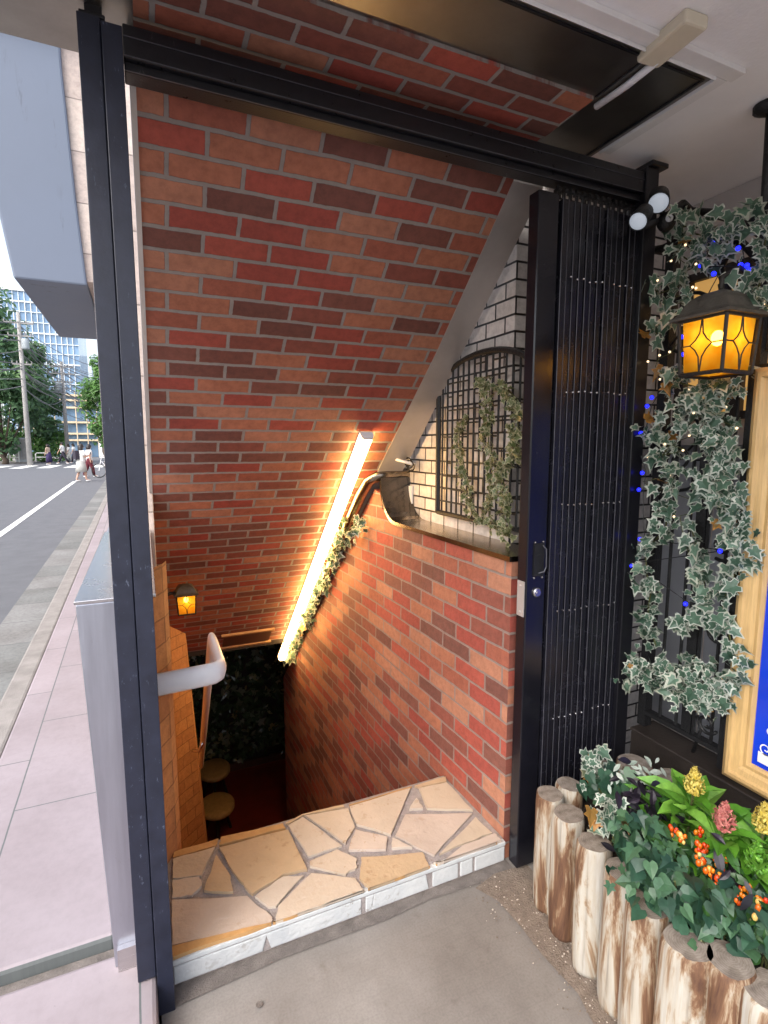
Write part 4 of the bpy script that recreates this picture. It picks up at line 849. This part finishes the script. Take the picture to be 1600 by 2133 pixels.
def clump(name, label, cat, c, n, rad, size, shape, mats, rim=False, nrm=(-.3, -.6, 1), group=None, flat=.5, tip=(-.3, -.5, -.4), curl=.3):
    t = thing(name, label, cat, (c.x, c.y, .34), group); m = MB()
    for i in range(n):
        p = c + Vector((rng.gauss(0, rad[0]), rng.gauss(0, rad[1]), rng.gauss(0, rad[2])))
        leaf(m, p, Vector(nrm) + rv(.7), Vector(tip) + rv(.9), size * rng.uniform(.6, 1.25), shape, rim, None, 0, rng.uniform(0, curl * 2))
    m.build('foliage', mats, t)
    m = MB()
    for i in range(max(3, n // 10)):
        p = c + Vector((rng.gauss(0, rad[0]), rng.gauss(0, rad[1]), rng.gauss(0, rad[2] * .5)))
        m.tube([(c.x + rng.uniform(-.02, .02), c.y + rng.uniform(-.02, .02), .33), p.lerp(Vector((c.x, c.y, .33)), .4) + rv(.01), p], .002, 5)
    m.build('stems', 'vine_stem', t); return t
Gp = 'ivy plants in the log planter'
for (px, py, z, n, rad, lab) in [(1318, 1738, .46, 45, (.032, .035, .028), 'dark green ivy near the cracked log'), (1375, 1795, .46, 60, (.042, .042, .03), 'dark green ivy beside the orange peppers'), (1430, 1850, .45, 75, (.045, .042, .03), 'green ivy spilling over the logs in the middle of the planter'), (1362, 1845, .43, 30, (.025, .03, .03), 'trailing ivy shoot hanging over the dark barked log'), (1495, 1895, .45, 75, (.045, .04, .03), 'large-leaved ivy over the white-banded log'), (1595, 1925, .46, 50, (.04, .04, .03), 'ivy at the lower right edge of the planter')]:
    clump('ivy_plant', lab, 'ivy', at(px, py, 2, z), int(n * 1.3), rad, .036, HEART if n % 20 else IVY, 'green_ivy', group=Gp)
clump('variegated_ivy', 'pale edged ivy tuft between the folded gate and grey stump', 'ivy', at(1242, 1592, 2, .47), 34, (.025, .022, .022), .036, IVY, ['ivy_centre', 'ivy_margin'], True)
clump('variegated_ivy', 'white edged ivy tuft draped over the cracked log top', 'ivy', at(1272, 1700, 2, .46), 40, (.025, .025, .02), .036, IVY, ['ivy_centre', 'ivy_margin'], True)
clump('ivy_plant', 'dark ivy filling the corner between the two pale ivy tufts', 'ivy', at(1275, 1650, 2, .45), 50, (.03, .035, .03), .045, HEART, 'green_ivy', group=Gp)
clump('silver_plant', 'silvery white leaved plant in front of the grey stump', 'plant', at(1332, 1622, 2, .5), 60, (.04, .03, .02), .032, LANCE, 'pale_leaf')
clump('black_pepper_plant', 'nearly black leaved plant in the middle of the planter', 'plant', at(1345, 1690, 2, .48), 130, (.035, .04, .035), .042, LANCE, 'black_leaf')
clump('black_pepper_plant', 'black leaved plant behind the red peppers', 'plant', at(1500, 1850, 2, .46), 60, (.035, .04, .035), .042, LANCE, 'black_leaf')
def celosia(px, py, z, mat, label, lean=0):
    c = at(px, py, 2, z); t = thing('celosia_plant', label, 'flower', (c.x, c.y, .34), 'celosia flowers in the planter'); st = Vector((c.x + lean, c.y + .02, .33))
    m = MB(); m.tube([st, st.lerp(c, .6) + Vector((.004, 0, 0)), c], .004, 6); m.build('stem', 'vine_stem', t)
    m = MB()
    for i in range(30):
        q = rng.random(); p = st.lerp(c, .35 + .6 * q); a = i * 2.4; o_ = Vector((math.cos(a), math.sin(a), .35 - .2 * rng.random())); sz = .095 * rng.uniform(.7, 1.3) * (1.15 - q * .4)
        leaf(m, p + o_ * sz * .62, Vector((-o_.x * .3, -o_.y * .3, 1)) + rv(.25), o_, sz * 1.25, LANCE, False, None, 0, .7)
    m.build('leaves', 'lime_leaf', t)
    m = MB()
    for i in range(420):
        q = rng.random(); a = rng.random() * 6.28; r = (.023 * math.sin(math.pi * min(1, .22 + q * .8)) + .003) * math.sqrt(rng.random()); p = c + Vector((r * math.cos(a), r * math.sin(a), -.015 + q * .07))
        leaf(m, p, Vector((math.cos(a), math.sin(a), .4)) + rv(.8), Vector((math.cos(a) * .8, math.sin(a) * .8, .8)) + rv(.7), rng.uniform(.007, .014), LANCE, False)
    m.build('plume', mat, t)
celosia(1446, 1640, 0.59, 'flower_yellow', 'pale yellow plumed celosia beside the grey stumps'); celosia(1508, 1715, 0.57, 'flower_pink', 'dusty pink plumed celosia in the middle of the planter'); celosia(1592, 1718, 0.59, 'flower_yellow', 'yellow plumed celosia at the right edge below the gold frame')
celosia(1575, 1800, 0.53, 'lime_leaf', 'bright green celosia without a coloured plume, right of the red peppers')
def pepper(pts, label, z, n=30):
    c = sum((at(x, y, 2, z) for x, y in pts), Vector()) / len(pts); t = clump('pepper_plant', label, 'plant', c + Vector((0, 0, -.02)), 70, (.05, .05, .03), .042, LANCE, 'dark_green_leaf', group='ornamental pepper plants')
    for x, y in pts:
        p = at(x, y, 2, z + .02); m = MB()
        for i in range(7): m.ball(p + Vector((rng.gauss(0, .006), rng.gauss(0, .006), rng.gauss(0, .006))), rng.uniform(.004, .0065), 0, 8, (1, 1, 1.4), rng.random())
        m.build('fruit_cluster', 'pepper', t, smooth=True)
pepper([(1400, 1728), (1425, 1750), (1462, 1740), (1455, 1775), (1470, 1770), (1460, 1795)], 'ornamental pepper with orange and yellow fruit by the black leaved plant', .5)
pepper([(1480, 1815), (1502, 1810), (1490, 1830)], 'ornamental pepper with bright red fruit', .49)
pepper([(1545, 1875), (1580, 1880), (1560, 1855), (1582, 1905)], 'small orange fruited pepper at the lower right of the planter', .48)

# ================================================================== the street beyond
def tree(name, label, x, y, h, rad, trunk_h, n, sz, mat='tree_leaf', group='street trees'):
    t = thing(name, label, 'tree', (x, y, 0), group); m = MB(); pts = [(x, y, -.2), (x + .1, y, trunk_h * .5), (x - .1, y, trunk_h), (x, y, h * .75)]; m.tube(pts, [.28, .22, .18, .06], 8)
    for k in range(6):
        a = k * 1.05; m.tube([(x, y, trunk_h * (.8 + .1 * k)), (x + rad * .35 * math.cos(a), y + rad * .35 * math.sin(a), trunk_h + h * .15), (x + rad * .7 * math.cos(a), y + rad * .7 * math.sin(a), trunk_h + h * .3)], [.1, .07, .03], 6)
    m.build('trunk', 'trunk', t, smooth=True)
    cl = []
    for k in range(44):
        v = rv(1)
        while v.length > 1: v = rv(1)
        zc_ = trunk_h + (h - trunk_h) * (.5 + v.z * .48); w_ = 1 - .45 * abs(v.z) ** 1.5; cl.append((Vector((x + v.x * rad * w_, y + v.y * rad * w_, zc_)), rad * rng.uniform(.3, .55)))
    m = MB()
    for i in range(n):
        c, r = rng.choice(cl); v = rv(1)
        if v.length > 1: v.normalize()
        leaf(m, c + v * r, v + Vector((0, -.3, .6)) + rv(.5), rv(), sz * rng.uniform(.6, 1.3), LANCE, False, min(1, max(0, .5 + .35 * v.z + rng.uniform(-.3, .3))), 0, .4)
    m.build('crown', mat, t)
tree('street_tree', 'tall dark green tree at the far left across the road', -10.2, 52, 13.2, 2.9, .6, 7500, .42)
tree('street_tree', 'bushy tree between the two utility poles', -8.3, 57, 10.6, 1.75, .5, 5200, .38)
tree('street_tree', 'bright green tree beside the gate post on the right side of the street', -2.55, 46, 8.3, 1.5, 1.0, 4600, .3, 'hedge_leaf')
t = thing('hedge_bank', 'bank of green shrubs below the trees behind the crosswalk', 'hedge', (-9, 57, 0)); m = MB()
for i in range(3800):
    x = rng.uniform(-13.5, -6.4); k = .5 + .5 * noise.noise(Vector((x * .9, 3, 0))); z = rng.random() ** .7 * (1.6 + 2.2 * k)
    leaf(m, (x, 56.2 + rng.uniform(-.6, .6) + z * .2, z), Vector((0, -1, .7)) + rv(.7), rv(), rng.uniform(.16, .34), LANCE, False)
m.build('foliage', 'hedge_leaf', t); m = MB()
for i in range(12): m.tube([(-13 + i * .6, 56.6, -.1), (-13 + i * .6 + .1, 56.8, 1.4)], .05, 6)
m.build('stems', 'trunk', t)
def pole(name, label, x, y, h, cross, extra=()):
    t = thing(name, label, 'utility pole', (x, y, 0), 'utility poles'); m = MB(); m.tube([(x, y, -.2), (x, y, h)], [.19, .12], 10); m.build('shaft', 'pole_concrete', t, smooth=True)
    m = MB()
    for z, w_ in cross: m.box((x - w_, y - .06, z), (x + w_, y + .06, z + .1))
    for z, w_ in cross:
        for k in range(5): m.lathe([(.03, 0), (.05, .05), (.03, .1), (.05, .14), (.01, .18)], (x - w_ + w_ * k / 2.0, y, z + .1), 8)
    m.build('crossarms', 'pole_concrete', t)
    for (dx, z) in extra:
        m = MB(); m.lathe([(.02, 0), (.24, .02), (.25, .1), (.25, .68), (.2, .76), (.02, .78)], (x + dx, y - .1, z), 12); m.build('transformer', 'cabinet_grey', t, smooth=True)
    return t
pole('utility_pole', 'concrete utility pole carrying many wires in front of the left trees', -7.75, 47.5, 11.0, [(10.2, .9), (9.3, .7), (7.3, .6)], [(.32, 8.4)])
pole('utility_pole', 'farther utility pole with stacked crossarms before the glass tower', -6.2, 56, 8.8, [(8.3, .9), (7.7, 1.0), (7.0, .8), (6.4, .6)], [(-.3, 6.2)])
m = MB()
def wire(a, b2, sag, r=.022):
    a, b2 = Vector(a), Vector(b2); m.tube([a.lerp(b2, i / 12) - Vector((0, 0, sag * 4 * (i / 12) * (1 - i / 12))) for i in range(13)], r, 5)
for k, (z0, z1, sg, r) in enumerate([(10.3, 8.3, .8, .03), (9.9, 8.0, 1.1, .025), (9.4, 7.8, .7, .03), (9.0, 7.2, .5, .04), (8.3, 6.9, 1.0, .03), (7.4, 6.5, .4, .03), (7.2, 6.4, 1.2, .03), (7.0, 6.2, .6, .05), (6.3, 5.9, .5, .03), (5.8, 5.6, .9, .03)]):
    wire((-7.75, 47.4, z0), (-6.2, 55.9, z1), sg, r); wire((-7.75, 47.4, z0), (-13.5, 38, z0 + .3), sg, r); wire((-6.2, 55.9, z1), (-.5, 66, z1 - 1.0), sg, r); wire((-7.75, 47.4, z0 - .2), (-1.5, 52, z0 - 2.4), sg, r * .8)
tag(m.build('overhead_wires', 'wire_grey'), 'tangle of overhead power wires strung between the utility poles', 'power lines')
# glass tower
t = thing('glass_tower', 'tall glass office tower with a white grid facade', 'building', (-14, 92, 0))
m = MB(); m.prism([(-17.2, 90, 0), (-7.7, 90, 0), (-7.7, 104, 0), (-17.2, 104, 0)], (0, 0, 22.3)); o = m.build('facade', 'facade_glass', t); fixnormals(o)
m = MB(); x = -17.2
while x <= -7.69: m.box((x - .045, 89.86, 0), (x + .045, 89.98, 22.4)); x += .68
z = .6
while z < 22.5: m.box((-17.3, 89.82, z - (.04 if int(z) % 4 else .14)), (-7.62, 89.96, z + .05)); z += 1.36
m.box((-17.4, 89.7, 22.3), (-7.5, 104, 22.7)); m.build('mullions', 'mullion', t)
t = thing('low_building', 'low building wrapped in cream banded scaffolding behind the crosswalk', 'building', (-8.5, 80, 0))
m = MB(); m.box((-13.5, 78, 0), (-5.0, 84, 8.0)); m.build('wall', 'facade_glass', t)
m = MB()
for z in (2.0, 2.8, 4.2, 6.0, 6.9, 7.5): m.box((-13.6 + (z > 5) * 2.5, 77.5, z), (-4.9, 77.95, z + .22))
for i in range(8): m.box((-13.2 + i * 1.15, 77.45, 0), (-13.1 + i * 1.15, 77.6, 8.2))
m.build('scaffold', 'cream_band', t)
m = MB(); m.box((-4.6, 70, 0), (-2.2, 74, 3.2)); tag(m.build('kiosk', 'white_paint', bevel=.05), 'small white kiosk far behind the person looking at a phone', 'kiosk')
m = MB(); m.box((-7.6, 110, 0), (1.5, 120, 17)); tag(m.build('far_building', 'pale_building'), 'pale blue building far down the street beyond the right tree', 'building')
# guard rail, cabinet
def hoop(px0, px1, lab, Y=52.6, h=.85):
    a = at(px0, 960, 1, Y).x; b2 = at(px1, 960, 1, Y).x; t = thing('guard_rail', lab, 'guard rail', ((a + b2) / 2, Y, .1), 'white guard rails by the crosswalk')
    m = MB(); m.tube([(a, Y, .1), (a, Y, h), (a + .1, Y, h + .1), (b2 - .1, Y, h + .1), (b2, Y, h), (b2, Y, .1)], .045, 8); m.build('hoop', 'rail_white', t, smooth=True)
    m = MB(); m.tube([(a, Y, .5), (b2, Y, .5)], .04, 8); m.build('crossbar', 'rail_white', t, smooth=True)
hoop(-14, 16, 'low white guard rail at the left edge of the picture', h=.6); hoop(21, 40, 'white hoop guard rail beside the grey cabinet', h=1.15); hoop(75, 98, 'white guard rail behind the person in the dark skirt', h=.75)
c = at(46, 945, 1, 53.5); t = thing('utility_cabinet', 'grey roadside utility cabinet beside the white hoop rail', 'cabinet', (c.x, 53.5, .1))
m = MB(); m.box((c.x - .45, 53.3, .1), (c.x + .45, 53.8, 2.1)); m.build('housing', 'cabinet_grey', t, bevel=.03); m = MB(); m.box((c.x - .4, 53.27, .3), (c.x - .02, 53.295, 2.0)); m.box((c.x + .02, 53.27, .3), (c.x + .4, 53.295, 2.0)); m.build('door', 'pole_concrete', t)

# people ------------------------------------------------------------------
def person(label, x, y, face, H=1.6, stride=.25, top='cloth_white', low='cloth_dark', skirt=None, phone=False, bag=None, hairlen=.2, lean=.05):
    """one skinned body (root at the pelvis); clothing, hair and shoes ride on it"""
    t = thing('person', label, 'person', (x, y, -.02)); t.rotation_euler.z = face; k = H / 1.62
    V = []; E_ = []; Rr = []
    def v(p, r, link=None):
        V.append(tuple(c * k for c in p)); Rr.append(r * k)
        if link is not None: E_.append((link, len(V) - 1))
        return len(V) - 1
    pel = v((0, 0, .88), .13); wai = v((0, lean * .4, 1.02), .11, pel); che = v((0, lean * .8, 1.2), .135, wai); nb = v((0, lean, 1.34), .06, che); nk = v((0, lean + .01, 1.4), .048, nb)
    hd = v((0, lean + .03, 1.49), .085, nk); tp = v((0, lean + .025, 1.58), .06, hd)
    hands = []
    for s_ in (-1, 1):
        sh = v((s_ * .17, lean, 1.3), .055, che)
        if phone: el = v((s_ * .2, lean + .05, 1.05), .04, sh); wr = v((s_ * .07, lean + .28, 1.12), .027, el); dr = Vector((-s_ * .3, .6, .3))
        else: el = v((s_ * .22, lean - s_ * stride * .3, 1.06), .04, sh); wr = v((s_ * .23, lean - s_ * stride * .5 + .06, .84), .027, el); dr = Vector((0, .2, -1))
        dr.normalize(); wp = Vector(V[wr]) / k; pa = v(wp + dr * .06, .03, wr)
        for f in range(4):
            sdv = Vector((0, (f - 1.5) * .016, 0)) if not phone else Vector(((f - 1.5) * .016, 0, 0)); f1 = v(wp + dr * .1 + sdv, .009, pa); v(wp + dr * (.135 - abs(f - 1.3) * .01) + sdv + Vector((-s_ * .012, 0, 0)), .008, f1)
        th = v(wp + dr * .07 + Vector((-s_ * .03, .02, 0)), .01, pa); hands.append(wp + dr * .1)
    feet = []
    for s_ in (-1, 1):
        hp = v((s_ * .09, 0, .82), .1, pel); kn = v((s_ * .09, s_ * stride * .5 + .04, .46), .058, hp); an = v((s_ * .09, s_ * stride - .02, .09), .038, kn); toe = v((s_ * .1, s_ * stride + .13, .04), .035, an); feet.append((s_ * .095, s_ * stride, s_))
    me = bpy.data.meshes.new('body'); me.from_pydata(V, E_, []); me.materials.append(M['skin']); b = bpy.data.objects.new('body', me); COL.objects.link(b); b.parent = t
    sm = b.modifiers.new('skin', 'SKIN'); sm.use_smooth_shade = True
    for i, sv in enumerate(me.skin_vertices[0].data): sv.radius = (Rr[i], Rr[i]); sv.use_root = (i == 0)
    b.modifiers.new('sub', 'SUBSURF').levels = 1; b.modifiers['sub'].render_levels = 1
    def part(m_, nm, mt, sm_=True): m_.v = [tuple(c * k for c in p) for p in m_.v]; return m_.build(nm, mt, t, smooth=sm_, loc=(0, 0, 0))
    m = MB()
    for s_ in (-1, 1): m.ball((s_ * .03, lean + .112, 1.5), .012, 0, 8)
    part(m, 'eyes', 'hair_dark')
    m = MB(); m.tube([(0, lean + .1, 1.5), (0, lean + .13, 1.47), (0, lean + .11, 1.462)], [.008, .015, .01], 6); part(m, 'nose', 'skin')
    m = MB(); m.ball((0, lean + .0, 1.535), .112, 0, 14, (.95, .95, 1.0)); m.lathe([(.08, -hairlen), (.125, -hairlen * .7), (.13, -.02), (.09, .05), (.01, .08)], (0, lean - .035, 1.52), 14, sy=.75); part(m, 'hair', 'hair_dark')
    m = MB(); m.lathe([(.15, .84), (.155, .9), (.14, 1.02), (.16, 1.2), (.15, 1.3), (.09, 1.37), (.06, 1.385)], (0, lean * .6, 0), 16, sx=1.12, sy=.92)
    for s_ in (-1, 1):
        a = Vector((s_ * .14, lean, 1.32)); b2 = Vector((s_ * .215, lean + (.03 if phone else -s_ * stride * .2), 1.12)); m.tube([a, a.lerp(b2, .5), b2], [.075, .07, .066], 10)
    part(m, 'shirt', top)
    if skirt:
        m = MB(); m.lathe([(.13, 1.0), (.165, .9), (.2, .7), (.24, skirt), (.23, skirt)], (0, 0, 0), 16, sy=.9 + stride * .4); part(m, 'skirt', low)
    else:
        m = MB()
        for s_ in (-1, 1): m.tube([(s_ * .07, 0, .93), (s_ * .09, 0, .8), (s_ * .092, s_ * stride * .5 + .035, .46), (s_ * .09, s_ * stride - .02, .12)], [.11, .112, .082, .07], 12)
        part(m, 'trousers', low)
    for fx, fy, s_ in feet:
        m = MB(); m.ball((fx, fy + .06, .04), .06, 0, 10, (.75, 2.0, .7)); part(m, 'shoe', 'shoe_white')
    if phone:
        m = MB(); c = (hands[0] + hands[1]) / 2; m.box((c.x - .04, c.y - .005, c.z - .02), (c.x + .04, c.y + .008, c.z + .13)); part(m, 'phone', 'cable_black', False)
    if bag:
        m = MB(); m.box((-.13, lean - .3, .98), (.13, lean - .15, 1.34)); part(m, 'backpack', bag, False)
    return t
def ppos(px, py, z=-.02): p = at(px, py, 2, z); return p.x, p.y
x, y = ppos(171, 1003); person('person in a light tee and pale skirt looking at a phone, long dark hair', x, y, R(-62), 1.56, .17, 'cloth_white', 'cloth_grey', .42, True, 'cloth_dark', .34)
x, y = ppos(187, 994); person('person in maroon trousers and white shirt just behind the phone user', x, y, R(-70), 1.55, .2, 'cloth_white', 'cloth_maroon')
x, y = ppos(133, 966); person('person in white shirt and dark trousers striding over the crosswalk', x, y, R(80), 1.75, .36, 'cloth_white', 'cloth_dark', hairlen=.08)
x, y = ppos(103, 968); person('person in beige top and long dark purple skirt at the crosswalk', x, y, R(70), 1.6, .12, 'cloth_beige', 'cloth_purple', .2)
x, y = ppos(62, 964); person('person in beige clothes standing by the grey cabinet', x, y, R(150), 1.6, .1, 'cloth_beige', 'cloth_beige')
x, y = ppos(146, 964); person('person in pale grey clothes farther off between the walkers', x, y, R(100), 1.6, .2, 'cloth_white', 'cloth_grey')
x, y = ppos(156, 965); person('person with dark hair and white top beyond the phone user', x, y, R(100), 1.65, .2, 'cloth_white', 'cloth_dark')
# bicycle parked by the pole
bx_, by_ = ppos(231, 995); t = thing('bicycle', 'parked bicycle mostly hidden behind the left gate post', 'bicycle', (bx_, by_, -.02)); t.rotation_euler.z = R(165)
for dx in (-.5, .5):
    m = MB(); m.tube([(dx + .31 * math.cos(a * .3142), 0, .33 + .31 * math.sin(a * .3142)) for a in range(21)], .02, 8); w_ = m.build('wheel', 'rubber', t, smooth=True, loc=(0, 0, 0))
    m = MB()
    for a in range(8): m.tube([(dx, 0, .33), (dx + .3 * math.cos(a * .785), 0, .33 + .3 * math.sin(a * .785))], .003, 4)
    m.build('spokes', 'stainless', w_, loc=(0, 0, 0))
m = MB(); m.tube([(-.5, 0, .33), (-.1, 0, .3), (-.2, 0, .8), (-.5, 0, .33)], .018, 8); m.tube([(-.1, 0, .3), (.38, 0, .75), (-.18, 0, .72)], .02, 8); m.tube([(.5, 0, .33), (.36, 0, .95)], .016, 8); m.build('bike_frame', 'white_plastic', t, loc=(0, 0, 0))
m = MB(); m.tube([(.3, -.27, 1.0), (.36, -.1, .97), (.36, .1, .97), (.3, .27, 1.0)], .014, 8); m.build('handlebar', 'stainless', t, loc=(0, 0, 0)); m = MB(); m.ball((-.22, 0, .86), .1, 0, 10, (1.2, .7, .35)); m.build('saddle', 'rubber', t, loc=(0, 0, 0))

# drains and spots on the pavement
m = MB()
for px, py in ((540, 2092),):
    c = at(px, py, 2, .006); m.lathe([(.001, 0), (.009, 0), (.009, .001), (.001, .001)], (c.x, c.y, .005), 14)
tag(m.build('anchor_plug', 'wet_concrete'), 'small dark round plug set in the grey pavement', 'plug')
